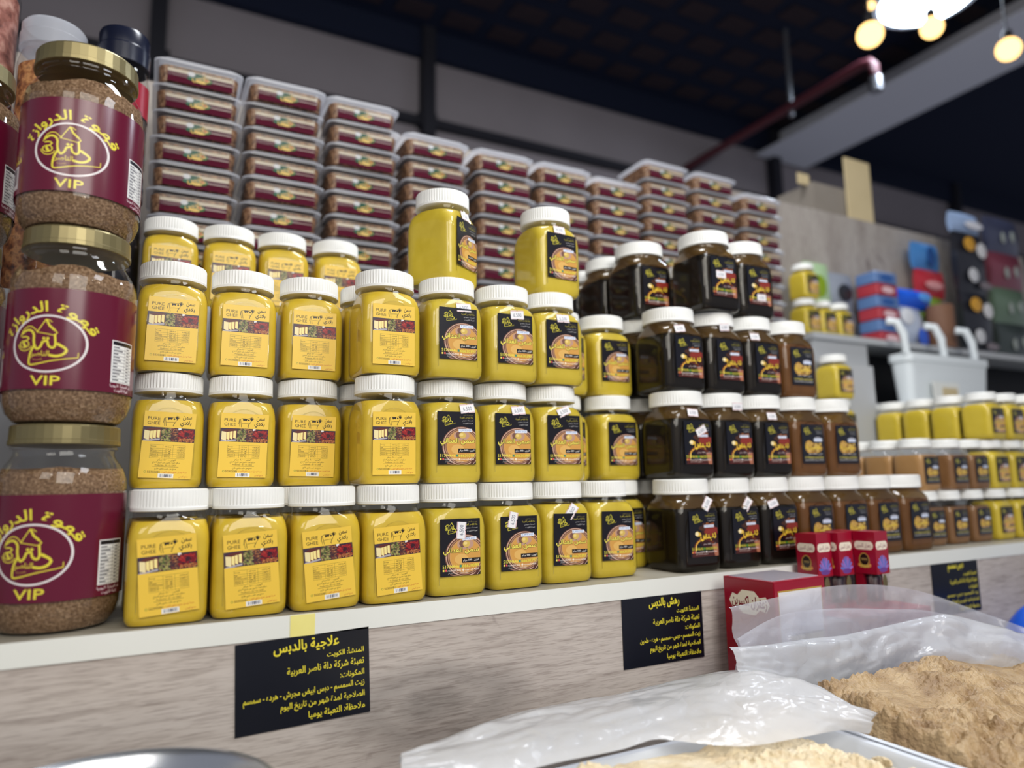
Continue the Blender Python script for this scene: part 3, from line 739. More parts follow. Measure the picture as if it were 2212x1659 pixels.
sg = [('\u0639\u0644\u0627\u062c\u064a\u0629 \u0628\u0627\u0644\u062f\u0628\u0633', '\u0632\u064a\u062a \u0627\u0644\u0633\u0645\u0633\u0645 - \u062f\u0628\u0633 \u0627\u0628\u064a\u0636 \u0645\u062c\u0631\u0634 - \u0647\u0631\u062f\u0647 - \u0633\u0645\u0633\u0645', 440, 812, (0.1612, 0.777, -0.0655), -0.03,
       'black sign with yellow Arabic writing under the yellow tape strip'),
      ('\u0631\u0647\u0634 \u0628\u0627\u0644\u062f\u0628\u0633', '\u0632\u064a\u062a \u0627\u0644\u0633\u0645\u0633\u0645 - \u062f\u0628\u0633 - \u0633\u0645\u0633\u0645 - \u0647\u0631\u062f\u0647 - \u0637\u062d\u064a\u0646', 340, 680, (0.6295, 0.777, -0.0655), 0.0,
       'black sign with yellow Arabic writing left of the big red carton'),
      ('\u062f\u0628\u0633 \u0633\u0645\u0633\u0645', '\u0632\u064a\u062a \u0627\u0644\u0633\u0645\u0633\u0645 - \u062f\u0628\u0633 - \u0633\u0645\u0633\u0645', 300, 600, (1.281, 0.777, -0.0655), 0.0,
       'blurred black sign on the far right of the panel behind the plastic')]
for i, (t, g, tw, iw, loc, tilt, lb) in enumerate(sg):
    o = link('product_sign', plate('product_sign', 0.135, 0.0872, lab_sign('sign_print_%d' % i, t, g, tw, iw)), None, loc, (0, tilt, 0))
    tag(o, lb, 'sign', 'black product signs under the shelf')

# ------------------------------------------------------------------ jars
NS = 64
def sec(a, n):
    out = []
    for k in range(NS):
        t = 2 * PI * (k + 0.5) / NS
        c, s_ = math.cos(t), math.sin(t)
        r = a / (abs(c) ** n + abs(s_) ** n) ** (1 / n)
        out.append((r * c, r * s_))
    return out
def jar_rings(a, prof, k=1.0):
    return [[(x, y, z) for x, y in sec(a * s * k, n)] for z, s, n in prof]
def ribbed_lid(r, h, ribs=64):
    m = MB(); n = ribs * 2
    def ring(rr, z, rib):
        return [((rr - (0.0009 if (rib and k % 2) else 0)) * math.cos(2 * PI * k / n), (rr - (0.0009 if (rib and k % 2) else 0)) * math.sin(2 * PI * k / n), z) for k in range(n)]
    m.loft([ring(r - 0.0015, 0.0, 0), ring(r, 0.0006, 0), ring(r, 0.0034, 0), ring(r - 0.0002, 0.0042, 1), ring(r - 0.0004, h - 0.0026, 1), ring(r - 0.0012, h - 0.0008, 0), ring(r - 0.003, h, 0), ring(r - 0.008, h, 0)])
    return m.mesh('lid', M['white_lid'], True, 30)
def jar_kit(H, a, lr, lh, fill, shell, content, neck=0.92, lit_neck=False):
    """square jar with rounded shoulders: shell, contents and lid meshes; fill = level of the contents"""
    zb = H - lh - 0.0065                 # bottom of neck
    q = lr * neck / a
    P = [(0.0, 0.84, 5), (0.0015, 0.93, 6), (0.006, 0.99, 6.5), (0.012, 1.0, 7), (zb * 0.76, 1.0, 7), (zb * 0.84, 0.99, 6), (zb * 0.91, 0.965, 4.8), (zb * 0.96, 0.93, 3.6),
         (zb * 0.99, q * 1.03, 2.4), (zb + 0.002, q, 2), (H - lh + 0.004, q, 2)]
    m = MB(); m.loft(jar_rings(a, P))
    ya = -a * 1.0005
    w = a * 0.70
    arch = [(-w, ya, 0.014), (-w, ya, zb * 0.55)] + [(-w * math.cos(t), ya, zb * 0.55 + zb * 0.33 * math.sin(t)) for t in [PI * i / 14 for i in range(1, 14)]] + [(w, ya, zb * 0.55), (w, ya, 0.014)]
    m.tube(arch, 0.0006, 5)
    sh = m.mesh('body', shell)
    m = MB()
    def interp(z):
        for i in range(len(P) - 1):
            if P[i][0] <= z <= P[i + 1][0]:
                t = (z - P[i][0]) / (P[i + 1][0] - P[i][0])
                return (z, P[i][1] + t * (P[i + 1][1] - P[i][1]), P[i][2] + t * (P[i + 1][2] - P[i][2]))
        return P[-1]
    zs = [p for p in P if p[0] < fill] + [interp(fill)]
    zs = [(z + (0.002 if i == 0 else 0), s, n) for i, (z, s, n) in enumerate(zs)]
    m.loft(jar_rings(a, zs, 0.972))
    co = m.mesh('contents', content)
    if not lit_neck: return sh, co
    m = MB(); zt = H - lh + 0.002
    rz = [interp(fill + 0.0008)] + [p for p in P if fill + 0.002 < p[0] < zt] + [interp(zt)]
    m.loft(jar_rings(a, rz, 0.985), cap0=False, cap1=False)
    return sh, co, m.mesh('lit_neck', M['lit_neck'])
PL = plate('label', 0.0525, 0.0735, M['pure_l'], 0.0003)
GL = plate('label', 0.0515, 0.066, M['ghee_l'], 0.0003)
DL = plate('label', 0.052, 0.064, M['dibs_l'], 0.0003)
TL = plate('label', 0.052, 0.064, M['tahini_l'], 0.0003)
TS = plate('label', 0.043, 0.050, M['tahini_l'], 0.0003)
GS = plate('label', 0.043, 0.050, M['ghee_l'], 0.0003)
LID = ribbed_lid(0.0368, 0.022); LIDB = ribbed_lid(0.0405, 0.0222, 60); LIDS = ribbed_lid(0.0285, 0.017, 44)
def sticker_mesh(mat):
    m = MB(); a, b, n = 0.0098, 0.006, 0.0012
    vs = [(-a, 0, -b), (-n, 0, -b), (0, 0, -b + n), (n, 0, -b), (a, 0, -b), (a, 0, b), (n, 0, b), (0, 0, b - n), (-n, 0, b), (-a, 0, b)]
    vs2 = [(x, 0.00015, z) for x, y, z in vs]
    nn = len(vs)
    m.add(vs + vs2, [tuple(range(nn)), tuple(range(2 * nn - 1, nn - 1, -1))] + [((i + 1) % nn, i, i + nn, (i + 1) % nn + nn) for i in range(nn)])
    me = m.mesh('price_sticker', mat, False); l = me.uv_layers.new(name='uv')
    for lp in range(len(me.loops)):
        v = me.vertices[me.loops[lp].vertex_index].co; l.data[lp].uv = ((v.x + a) / (2 * a), (v.z + b) / (2 * b))
    return me
ST = sticker_mesh(M['p65']); ST4 = sticker_mesh(M['p45'])
A_Y, A_B, A_S, H_ = 0.0381, 0.0412, 0.0305, 0.131
HB = 0.1315
KIT = {
    'pure': jar_kit(H_, A_Y, 0.0368, 0.022, 0.1025, M['clear'], M['ghee']),
    'pure_low': jar_kit(H_, A_Y, 0.0368, 0.022, 0.0995, M['clear'], M['ghee']),
    'ghee': jar_kit(H_, A_Y, 0.0368, 0.022, 0.1015, M['clear'], M['ghee_olive']),
    'dibs': jar_kit(HB, A_B, 0.0405, 0.0222, 0.0885, M['clear_smoky'], M['molasses'], lit_neck=True),
    'tahini': jar_kit(HB, A_B, 0.0405, 0.0222, 0.0905, M['clear_smoky'], M['tahini'], lit_neck=True),
    's_tahini': jar_kit(0.1, A_S, 0.0285, 0.017, 0.069, M['clear'], M['tahini_light']),
    's_tahini_dark': jar_kit(0.1, A_S, 0.0285, 0.017, 0.069, M['clear'], M['tahini']),
    's_ghee': jar_kit(0.1, A_S, 0.0285, 0.017, 0.076, M['clear'], M['ghee_olive']),
}
SPEC = {  # kind: object name, half width, lid mesh, lid z, label mesh, label z
    'pure': ('ghee_jar', A_Y, LID, H_ - 0.022, PL, 0.0485), 'pure_low': ('ghee_jar', A_Y, LID, H_ - 0.022, PL, 0.0485),
    'ghee': ('ghee_jar', A_Y, LID, H_ - 0.022, GL, 0.0565),
    'dibs': ('molasses_jar', A_B, LIDB, HB - 0.0222, DL, 0.0535), 'tahini': ('tahini_jar', A_B, LIDB, HB - 0.0222, TL, 0.0535),
    's_tahini': ('small_tahini_jar', A_S, LIDS, 0.083, TS, 0.040), 's_tahini_dark': ('small_tahini_jar', A_S, LIDS, 0.083, TS, 0.040), 's_ghee': ('small_ghee_jar', A_S, LIDS, 0.083, GS, 0.040),
}
def jar(kind, x, y, z, label, group, rot=0.0, tilt=0.0, stickers=(), lx=0.0, smesh=None):
    nm, a, lid, lz, lab, labz = SPEC[kind]
    t = thing(nm, label, 'jar', (x, y, z), rot, group)
    kit = KIT[kind]
    for n_, me in zip(('body', 'contents', 'lit_neck'), kit): link(n_, me, t)
    link('lid', lid, t, (0, 0, lz), (0, 0, random.uniform(0, 1)))
    link('label', lab, t, (lx, -a - 0.0009, labz), (0, tilt, 0))
    for sx, sz, an in stickers:
        o = link('price_sticker', smesh or ST, t, (sx, -a - 0.0016, sz), (0, -math.radians(an), 0))
        if sz > 0.1: o.location.y = -lid.vertices[0].co.length - 0.002
        elif sz > 0.089: o.location.y += 0.0016; o.rotation_euler.x = -0.22
    return t
ROWN = {1: 'bottom layer', 2: 'second layer up', 3: 'third layer up', 4: 'fourth layer up'}
def z_of(k, H=H_): return (k - 1) * H
g = 'ghee jars with the orange-yellow cow label'
D = math.radians
pure = [  # layer, x, y, tilt, name of place
    (1, 0.030, 0.823, -0.075, 0), (1, 0.107, 0.823, -0.07, 1), (1, 0.185, 0.821, -0.085, 2), (1, 0.262, 0.820, -0.065, 3),
    (2, 0.027, 0.918, 0.05, 0), (2, 0.106, 0.914, 0.03, 1), (2, 0.186, 0.917, 0.03, 2), (2, 0.265, 0.845, 0.0, 3),
    (3, 0.026, 0.918, 0.02, 0), (3, 0.105, 0.922, 0.01, 1), (3, 0.186, 0.920, 0.01, 2), (3, 0.265, 0.848, 0.0, 3)]
for k, x, y, tl, i in pure:
    jar('pure_low' if k < 3 else 'pure', x, y, z_of(k), 'yellow ghee jar with orange-yellow label, %s, %s from the left' % (ROWN[k], ORD[i]), g, tilt=tl, rot=random.uniform(-0.004, 0.004))
for i, x in enumerate((0.026, 0.107, 0.186, 0.271)):
    jar('pure', x, 1.1375, 0.393, 'back row ghee jar before the date boxes, orange-yellow label half hidden, %s from left' % ORD[i], g, tilt=0.02)
for i, x in enumerate((0.027, 0.106, 0.185, 0.263)):
    jar('pure_low', x, 0.9015, 0, 'yellow ghee jar hidden behind the %s jar of the bottom layer' % ORD[i], g)
for k in (2, 3):
    jar('pure', 0.2655, 0.925, z_of(k), 'yellow ghee jar peeking out behind the fourth jar, %s' % ROWN[k], g)
g = 'ghee jars with the black label'
ghee = [
    (1, 0.342, 0.830, 0, 0, [(0.001, 0.076, 86)]), (1, 0.424, 0.835, 0.0, 1, [(-0.009, 0.085, 78)]), (1, 0.505, 0.844, 0.02, 2, [(0.003, 0.092, 52)]), (1, 0.586, 0.852, 0.02, 3, []),
    (2, 0.350, 0.857, 0, 0, [(0.015, 0.094, 6)]), (2, 0.430, 0.858, 0, 1, [(0.009, 0.094, 5)]), (2, 0.510, 0.861, 0, 2, [(0.001, 0.095, 22)]),
    (3, 0.349, 0.847, 0, 0, [(0.008, 0.091, 2)]), (3, 0.432, 0.850, 0.0, 1, [(0.003, 0.089, 4)]), (3, 0.509, 0.856, 0, 2, [(0.002, 0.093, 1)])]
for k, x, y, tl, i, st in ghee:
    jar('ghee', x, y, z_of(k), 'front row ghee jar with black label, %s, %s of these from left' % (ROWN[k], ORD[i]), g, tilt=tl, stickers=st)
for k, x, y in [(1, 0.659, 0.920), (2, 0.656, 0.926), (3, 0.658, 0.940)]:
    jar('ghee', x, y, z_of(k), 'black-labelled ghee jar beside the black molasses jars, %s' % ROWN[k], g)
for k, x, y in [(1, 0.5775, 0.935), (2, 0.5745, 0.945), (3, 0.5765, 0.945)]:
    jar('ghee', x, y, z_of(k), 'black-labelled ghee jar half hidden behind the front row, %s' % ROWN[k], g)
jar('ghee', 0.355, 0.874, z_of(4), 'bright yellow ghee jar on top of the pile turned sideways, plain side showing', g, rot=0.62, stickers=[(-0.003, 0.0955, 2)])
jar('ghee', 0.517, 0.870, z_of(4), 'bright yellow ghee jar alone on top of the pile with 4.500 price sticker', g, rot=0.10, stickers=[(-0.003, 0.0955, 0)], smesh=ST4)
g = 'molasses jars'
dibs = [
    (1, 0.718, 0.834, 0, [(0.013, 0.0955, 57)], 0), (1, 0.802, 0.835, 1, [(0.009, 0.0925, 52)], 0), (1, 0.885, 0.835, 2, [(-0.020, 0.092, 16)], 0),
    (2, 0.731, 0.850, 0, [(-0.003, 0.098, -3), (0.010, 0.071, 27)], 0), (2, 0.815, 0.850, 1, [(0.004, 0.110, 0)], 0), (2, 0.898, 0.850, 2, [(-0.006, 0.097, 0)], 0),
    (3, 0.733, 0.861, 0, [(-0.012, 0.0965, 8)], 0), (3, 0.817, 0.861, 1, [(-0.004, 0.106, 5)], 0), (3, 0.900, 0.861, 2, [(-0.022, 0.096, 2)], 0)]
for k, x, y, i, st, tl in dibs:
    jar('dibs', x, y, z_of(k, HB), 'black molasses jar, front row, %s, %s from the left' % (ROWN[k], ORD[i]), g, stickers=st, lx=0.003)
for k, x, y, lb, st in [
        (4, 0.743, 0.940, 'black molasses jar on top just left of the highest one', []), (4, 0.808, 0.852, 'black molasses jar standing highest on the pile with sticker in mid label', [(-0.006, 0.057, 0)]),
        (4, 0.902, 0.868, 'black molasses jar on top at the right end with sticker low on its label', [(0.004, 0.034, 2)]), (4, 0.742, 1.030, 'black molasses jar on top farther back beside the lone yellow jar', []),
        (4, 0.746, 1.122, 'rearmost black molasses jar on top, a sliver beside the yellow jar', []), (4, 0.905, 1.0, 'black molasses jar on top seen between two nearer lids', [])]:
    jar('dibs', x, y, z_of(k, HB), lb, g, stickers=st)
for k in (1, 2, 3):
    for j, y in enumerate((0.9465, 1.032)):
        jar('dibs', 0.7435, y, z_of(k, HB), 'black molasses jar behind the front left one, %s, %s row' % (ROWN[k], ORD[j + 1]), g)
for k in (1, 2, 3):
    jar('dibs', 0.905, 0.985, z_of(k, HB), 'black molasses jar hidden behind the third one, %s' % ROWN[k], g)
g = 'brown tahini jars'
for k, x, y, i in [(1, 0.970, 0.835, 0), (1, 1.055, 0.835, 1), (1, 1.139, 0.835, 2), (1, 1.224, 0.835, 3), (2, 0.982, 0.850, 0), (2, 1.066, 0.850, 1), (3, 0.984, 0.861, 0)]:
    jar('tahini', x, y, z_of(k, HB), 'brown tahini jar with white lid, %s, %s brown one from left' % (ROWN[k], ORD[i]), g)
# small jars on the right
gs, gy = 'small brown jars at the right end', 'small yellow jars at the right end'
for i, x in enumerate((1.318, 1.390, 1.466, 1.545, 1.620, 1.695, 1.77)):
    kd = 's_tahini_dark' if i < 3 else 's_ghee'
    jar(kd, x, 0.852, 0.0, 'small %s jar, bottom layer at the right end, %s from the left' % ('brown' if i < 3 else 'yellow', ORD[i]), gs if i < 3 else gy)
for i, x in enumerate((1.331, 1.424, 1.495, 1.568, 1.641, 1.716)):
    kd = 's_tahini' if i < 1 else 's_tahini_dark' if i < 3 else 's_ghee'
    jar(kd, x, 0.862, 0.1, 'small %s jar, second layer at the right end, %s from the left' % ('brown' if i < 3 else 'yellow', ORD[i]), gs if i < 3 else gy)
for j in (1, 2):
    jar('s_tahini', 1.331, 0.862 + 0.0625 * j, 0.1, 'small brown jar, plain side showing, second layer, %s behind the front one' % ORD[j - 1], gs)
for i, x in enumerate((1.571, 1.645, 1.72)):
    jar('s_ghee', x, 0.862, 0.2, 'small yellow jar, top layer front row at the right end, %s from left' % ORD[i], gy)
for j in range(1, 5):
    jar('s_ghee', 1.571, 0.862 + 0.066 * j, 0.2, 'small yellow jar, plain side showing, top layer, %s behind the front one' % ORD[j - 1], gy)
jar('s_ghee', 1.372, 1.060, 0.3, 'single blurred yellow jar standing above the brown jars before the grey panel', gy)
for k in range(3):
    jar('s_ghee', 1.372, 1.060, 0.1 * k, 'small yellow jar under the single blurred one, %s of that stack' % ('bottom', 'middle', 'top')[k], gy)
for i, x in enumerate((1.60, 1.665, 1.735)):
    jar('s_ghee', x, 1.312, 0.513, 'blurred small yellow jar on the grey upper shelf, %s from the left' % ORD[i], gy)
jar('s_ghee', 1.605, 1.312, 0.613, 'blurred small yellow jar stacked on another beside the green packs', gy)

# ------------------------------------------------------------------ coffee jars
def coffee_kit():
    R = 0.0565
    P = [(0.040, 0.0), (0.0465, 0.003), (0.0525, 0.011), (0.0558, 0.022), (R, 0.034), (R, 0.134), (0.0558, 0.142), (0.0534, 0.150), (0.0495, 0.157), (0.0458, 0.1625), (0.0440, 0.166), (0.0440, 0.170), (0.0465, 0.1715), (0.0465, 0.1735), (0.0445, 0.1745), (0.0445, 0.182)]
    body = lathe(P, 64).mesh('body', M['clear'])
    n = 64; rng = random.Random(3)
    m = MB()
    Q = [p for p in P if p[1] <= 0.151]
    rings = [[((r * 0.975) * math.cos(2 * PI * k / n), (r * 0.975) * math.sin(2 * PI * k / n), z + (0.0015 if z == 0 else 0) + (0.0025 * math.sin(k * 0.4) + rng.uniform(-0.0012, 0.0012) if z >= 0.149 else 0)) for k in range(n)] for r, z in Q]
    rings.append([(0.03 * math.cos(2 * PI * k / n), 0.03 * math.sin(2 * PI * k / n), 0.153) for k in range(n)])
    m.loft(rings)
    cont = m.mesh('contents', M['coffee'])
    m = MB(); f = 40; r = 0.0487
    def ring(rr, z): return [(rr * math.cos(2 * PI * k / f), rr * math.sin(2 * PI * k / f), z) for k in range(f)]
    m.loft([ring(r - 0.001, 0), ring(r, 0.0005), ring(r, 0.0045), ring(r - 0.0006, 0.005), ring(r - 0.0008, 0.0175), ring(r - 0.0016, 0.019), ring(r - 0.004, 0.0196), ring(0.02, 0.0196)])
    lid = m.mesh('lid', M['gold'], True, 6)
    A = np.zeros((2, 97, 3))
    for j in range(97):
        t = -PI / 2 + 2 * PI * (j / 96 - 0.5)
        for i, z in enumerate((0.031, 0.128)): A[i, j] = (0.0569 * math.cos(t), 0.0569 * math.sin(t), z)
    lab = grid_mesh('label', A, M['coffee_l'])
    return body, cont, lid, lab
CK = coffee_kit()
def coffee(x, y, z, rot, label, tilt=(0, 0)):
    t = thing('coffee_jar', label, 'jar', (x, y, z), 0, 'gold-lidded coffee jars')
    t.rotation_euler = (tilt[0], tilt[1], rot)
    for nm, me, zz in zip(('body', 'contents', 'lid', 'label'), CK, (0, 0, 0.1755, 0)): link(nm, me, t, (0, 0, zz))
    return t
coffee(-0.067, 0.843, 0, -0.30, 'round coffee jar with gold lid and maroon label, bottom of the front stack')
coffee(-0.067, 0.838, 0.1951, -0.28, 'round coffee jar with gold lid and maroon label, middle of the front stack')
coffee(-0.069, 0.840, 0.3902, -0.10, 'round coffee jar with gold lid and maroon label, top of the front stack')
for k in range(3):
    coffee(-0.190, 0.902, 0.1951 * k, -0.35 + 0.2 * k, 'gold-lidded coffee jar cut by the left picture edge, %s of the rear stack' % ('bottom', 'middle', 'top')[k])

# ------------------------------------------------------------------ jars with dried goods behind the coffee
def tall_jar(name, label, x, y, z, R, H, lid_mat, cont_mat, lh, band=None):
    t = thing(name, label, 'jar', (x, y, z), 0, 'jars of dried goods at the left')
    body = lathe([(R * 0.85, 0), (R * 0.97, 0.004), (R, 0.012), (R, H - lh - 0.024), (R * 0.93, H - lh - 0.010), (R * 0.88, H - lh - 0.004), (R * 0.88, H - 0.004)], 40).mesh('body', M['clear'])
    cont = lathe([(R * 0.80, 0.002), (R * 0.96, 0.012), (R * 0.96, H - lh - 0.03), (R * 0.6, H - lh - 0.018)], 40).mesh('contents', cont_mat)
    lid = lathe([(R * 0.97, 0), (R * 0.99, 0.001), (R * 0.99, lh * 0.5), (R * 0.955, lh * 0.55), (R * 0.955, lh * 0.9), (R * 0.90, lh), (R * 0.5, lh)], 48).mesh('lid', lid_mat, True, 25)
    link('body', body, t); link('contents', cont, t); link('lid', lid, t, (0, 0, H - lh))
    if band:
        A = np.zeros((2, 49, 3))
        for j in range(49):
            a = 2 * PI * j / 48
            for i, zz in enumerate((0.085, 0.135)): A[i, j] = (R * 1.006 * math.cos(a), R * 1.006 * math.sin(a), zz)
        link('label', grid_mesh('label', A, band), t)
    return t
tall_jar('dried_fruit_jar', 'clear jar with frosted white lid and orange dried fruit, left of the top coffee jar', -0.138, 1.145, 0.593, 0.0425, 0.20, M['pet_lid'], M['dried'], 0.040)
tall_jar('dried_fruit_jar', 'lower clear jar of dried fruit hidden behind the coffee stack', -0.138, 1.145, 0.393, 0.0425, 0.20, M['pet_lid'], M['dried'], 0.040)
tall_jar('black_lid_jar', 'jar with shiny black lid and red label behind the top gold lid', -0.050, 1.145, 0.593, 0.036, 0.216, M['black_lid'], M['black_seed'], 0.052, M['red_card'])
tall_jar('black_lid_jar', 'lower black-lidded jar hidden behind the coffee stack', -0.050, 1.145, 0.393, 0.036, 0.20, M['black_lid'], M['black_seed'], 0.042)
tall_jar('petal_jar', 'tall clear jar of reddish petals cut by the top left picture corner', -0.238, 1.15, 0.393, 0.056, 0.50, M['pet_lid'], M['dried_red'], 0.04)

# ------------------------------------------------------------------ stacked date boxes
def rrect(hx, hy, r, n=5):
    out = []
    for cx, cy, a0 in ((hx - r, hy - r, 0), (-hx + r, hy - r, PI / 2), (-hx + r, -hy + r, PI), (hx - r, -hy + r, 3 * PI / 2)):
        for i in range(n + 1): out.append((cx + r * math.cos(a0 + PI / 2 * i / n), cy + r * math.sin(a0 + PI / 2 * i / n)))
    return out
def date_kit():
    hx, hy = 0.069, 0.055
    def ring(dx, z, r=0.014): return [(x, y, z) for x, y in rrect(hx - dx, hy - dx, r)]
    m = MB(); m.loft([ring(0.010, 0.0), ring(0.007, 0.002), ring(0.004, 0.032), ring(0.0015, 0.0335), ring(0.0, 0.0345)], cap1=False)
    tray = m.mesh('tray', M['pet'])
    m = MB(); m.loft([ring(0.0, 0.0), ring(-0.0005, 0.003), ring(0.003, 0.005), ring(0.0065, 0.0095), ring(0.012, 0.0102, 0.01)], cap0=False)
    lid = m.mesh('lid', M['pet_lid'])
    m = MB(); m.loft([ring(0.0125, 0.0015), ring(0.0095, 0.003), ring(0.0068, 0.030), ring(0.010, 0.033)])
    cont = m.mesh('contents', M['dates'])
    lab = plate('label', 0.101, 0.029, M['dates_l'], 0.0004)
    return tray, lid, cont, lab
DK = date_kit()
cols_ = [(0.0595, 10, 0.0450), (0.2010, 10, 0.0452), (0.3425, 10, 0.0452), (0.4885, 9, 0.0458), (0.6385, 9, 0.0458), (0.7805, 9, 0.0457), (0.9210, 9, 0.0452), (1.0640, 11, 0.0432), (1.2150, 11, 0.0432), (1.3680, 10, 0.0448)]
for ci, (cx, n, ph) in enumerate(cols_):
    for k in range(n):
        t = thing('date_box', 'clear box of dates, %s from the top of the %s stack from the left' % (ORD[n - 1 - k], ORD[ci]), 'box',
                  (cx + random.uniform(-0.0022, 0.0022), 1.276 + random.uniform(-0.003, 0.003), 0.3935 + k * ph), random.uniform(-0.015, 0.015), 'clear boxes of dates stacked at the back')
        s = ph / 0.0450
        for nm, me, lc, rx in (('tray', DK[0], (0, 0, 0), 0), ('lid', DK[1], (0, 0, 0.0345 * s), 0), ('contents', DK[2], (0, 0, 0), 0), ('label', DK[3], (0.0015, -0.0488, 0.0168 * s), -0.09)):
            link(nm, me, t, lc, (rx, 0, 0), (1, 1, s) if s != 1 else None)

# ------------------------------------------------------------------ saffron cartons on the table
def carton(name, label, x, y, z, w, d, h, rot, face, side, top=None, group=None):
    t = thing(name, label, 'box', (x, y, z), rot, group)
    m = MB(); m.box(-w / 2, w / 2, -d / 2, d / 2, 0, h)
    link('carton', m.mesh('carton', M['red_card'], False), t)
    if face: link('front_print', plate('front_print', w * 0.985, h * 0.985, face, 0.0004), t, (0, -d / 2 - 0.0005, h / 2))
    if side:
        o = link('side_print', plate('side_print', d * 0.985, h * 0.985, side, 0.0004), t, (-w / 2 - 0.0005, 0, h / 2), (0, 0, -PI / 2))
    return t
t = carton('saffron_carton', 'big red carton with white Arabic name plate standing at the end of the left shelf', 0.767, 0.7125, -0.22, 0.100, 0.083, 0.2195, 0.05, M['saf_window'], M['saf_big'])
m = MB(); m.box(-0.046, 0.046, -0.036, 0.036, 0, 0.0008)
link('top_window', m.mesh('top_window', M['pet_lid'], False), t, (0, 0, 0.2197))
m = MB(); m.box(-0.09, 0.095, -0.05, 0.048, 0, 0.16)
o = link('red_carton', m.mesh('red_carton', M['red_card'], False), None, (0.945, 0.722, -0.22)); tag(o, 'low red carton under the small saffron boxes, behind the plastic', 'box')
def small_box(label, x, y, rot):
    w = d = 0.034; H = 0.108
    t = thing('saffron_box', label, 'box', (x, y, -0.0598), rot, 'small red saffron boxes')
    m = MB(); m.box(-w / 2, w / 2, -d / 2, d / 2, 0.048, H); m.box(-w / 2, w / 2, d / 2 - 0.001, d / 2, 0, 0.048); m.box(-w / 2, w / 2, -d / 2, d / 2, 0, 0.006)
    m.box(-w / 2, -w / 2 + 0.010, -d / 2 + 0.022, d / 2 - 0.001, 0.006, 0.048); m.box(w / 2 - 0.001, w / 2, -d / 2 + 0.012, d / 2 - 0.001, 0.006, 0.048)
    link('carton', m.mesh('carton', M['red_card'], False), t)
    me = plate('front_print', w * 0.99, 0.062, M['saf_flower'], 0.0004)
    for lp, uvd in enumerate(me.uv_layers[0].data): uvd.uv.y = 0.42 + uvd.uv.y * 0.58
    link('front_print', me, t, (0, -d / 2 - 0.0005, 0.0775))
    me = plate('side_print', d * 0.99, 0.062, M['saf_badge'], 0.0004)
    for lp, uvd in enumerate(me.uv_layers[0].data): uvd.uv.y = 0.42 + uvd.uv.y * 0.58
    link('side_print', me, t, (-w / 2 - 0.0005, 0, 0.0775), (0, 0, -PI / 2))
    b = link('bottle', lathe([(0.010, 0.007), (0.0115, 0.010), (0.0115, 0.040), (0.008, 0.045)], 20).mesh('bottle', M['saffron_thread']), t)
    m = MB(); m.box(-w / 2 + 0.001, w / 2 - 0.002, -d / 2 + 0.0004, -d / 2 + 0.0009, 0.006, 0.048); m.box(-w / 2 + 0.0004, -w / 2 + 0.0009, -d / 2 + 0.001, d / 2 - 0.012, 0.006, 0.048)
    link('window', m.mesh('window', M['clear'], False), t)
    e = lathe([(0.004, 0), (0.0062, 0.0004), (0.0062, 0.0008), (0.004, 0.001)], 20).mesh('emblem', M['gold'])
    link('emblem', e, t, (0.002, -d / 2 + 0.0002, 0.034), (PI / 2, 0, 0), (0.9, 1.9, 1))
    return t
M['saffron_thread'] = noise_mat('saffron_threads', [(44, 20, 40), (110, 90, 90), (190, 186, 176)], 90, 0.4, 0.5, 4, (1, 1, 0.3), pos=[0.42, 0.55, 0.66])
small_box('small red box with badge, leftmost of the saffron boxes', 0.893, 0.7485, 0.06)
small_box('small red box with badge and purple flower, second from the left', 0.932, 0.7425, 0.06)
small_box('small red box with badge and purple flower, at the right end', 0.985, 0.722, 0.09)
small_box('small red box half hidden between the two flower boxes', 0.9705, 0.7575, 0.06)

# ------------------------------------------------------------------ trays, halva and plastic film
def resample(P, n):
    P = np.array(catmull(P, 8)); d = np.r_[0, np.cumsum(np.linalg.norm(np.diff(P, axis=0), axis=1))]
    q = np.linspace(0, d[-1], n); return np.stack([np.interp(q, d, P[:, k]) for k in range(3)], 1)
_rng = np.random.RandomState(5)
def vnoise(U, V, seed=0):
    rs = np.random.RandomState(seed); G = rs.rand(64, 64)
    i = np.floor(U).astype(int); j = np.floor(V).astype(int); a = U - i; b = V - j
    a = a * a * (3 - 2 * a); b = b * b * (3 - 2 * b)
    g_ = lambda x, y: G[x % 64, y % 64]
    return (g_(i, j) * (1 - a) + g_(i + 1, j) * a) * (1 - b) + (g_(i, j + 1) * (1 - a) + g_(i + 1, j + 1) * a) * b - 0.5
def crease(U, V, seed):      # sharp folds as in crumpled film
    r = 0
    for o in range(3): r = r + np.abs(vnoise(U * 2 ** o, V * 2 ** o, seed + o)) / 2 ** o
    return r
def sheet(name, rows, nu, nv, mat, amp, fu, fv, seed, edge=0.0):
    R = np.stack([resample(r, nu) for r in rows])               # k x nu x 3
    t = np.linspace(0, len(rows) - 1, nv); out = np.zeros((nv, nu, 3))
    for j in range(nu): 
        c = np.array(catmull(list(R[:, j]), 24)); q = np.linspace(0, len(c) - 1, nv)
        for k in range(3): out[:, j, k] = np.interp(q, np.arange(len(c)), c[:, k])
    U, V = np.meshgrid(np.linspace(0, fu, nu), np.linspace(0, fv, nv))
    w = np.minimum(1, np.minimum(np.linspace(0, 1, nv), np.linspace(1, 0, nv))[:, None] * 5 + edge)
    d = crease(U, V, seed) * amp * w
    out[..., 2] += d * 0.7; out[..., 1] -= d * 0.8
    return grid_mesh(name, out, mat)
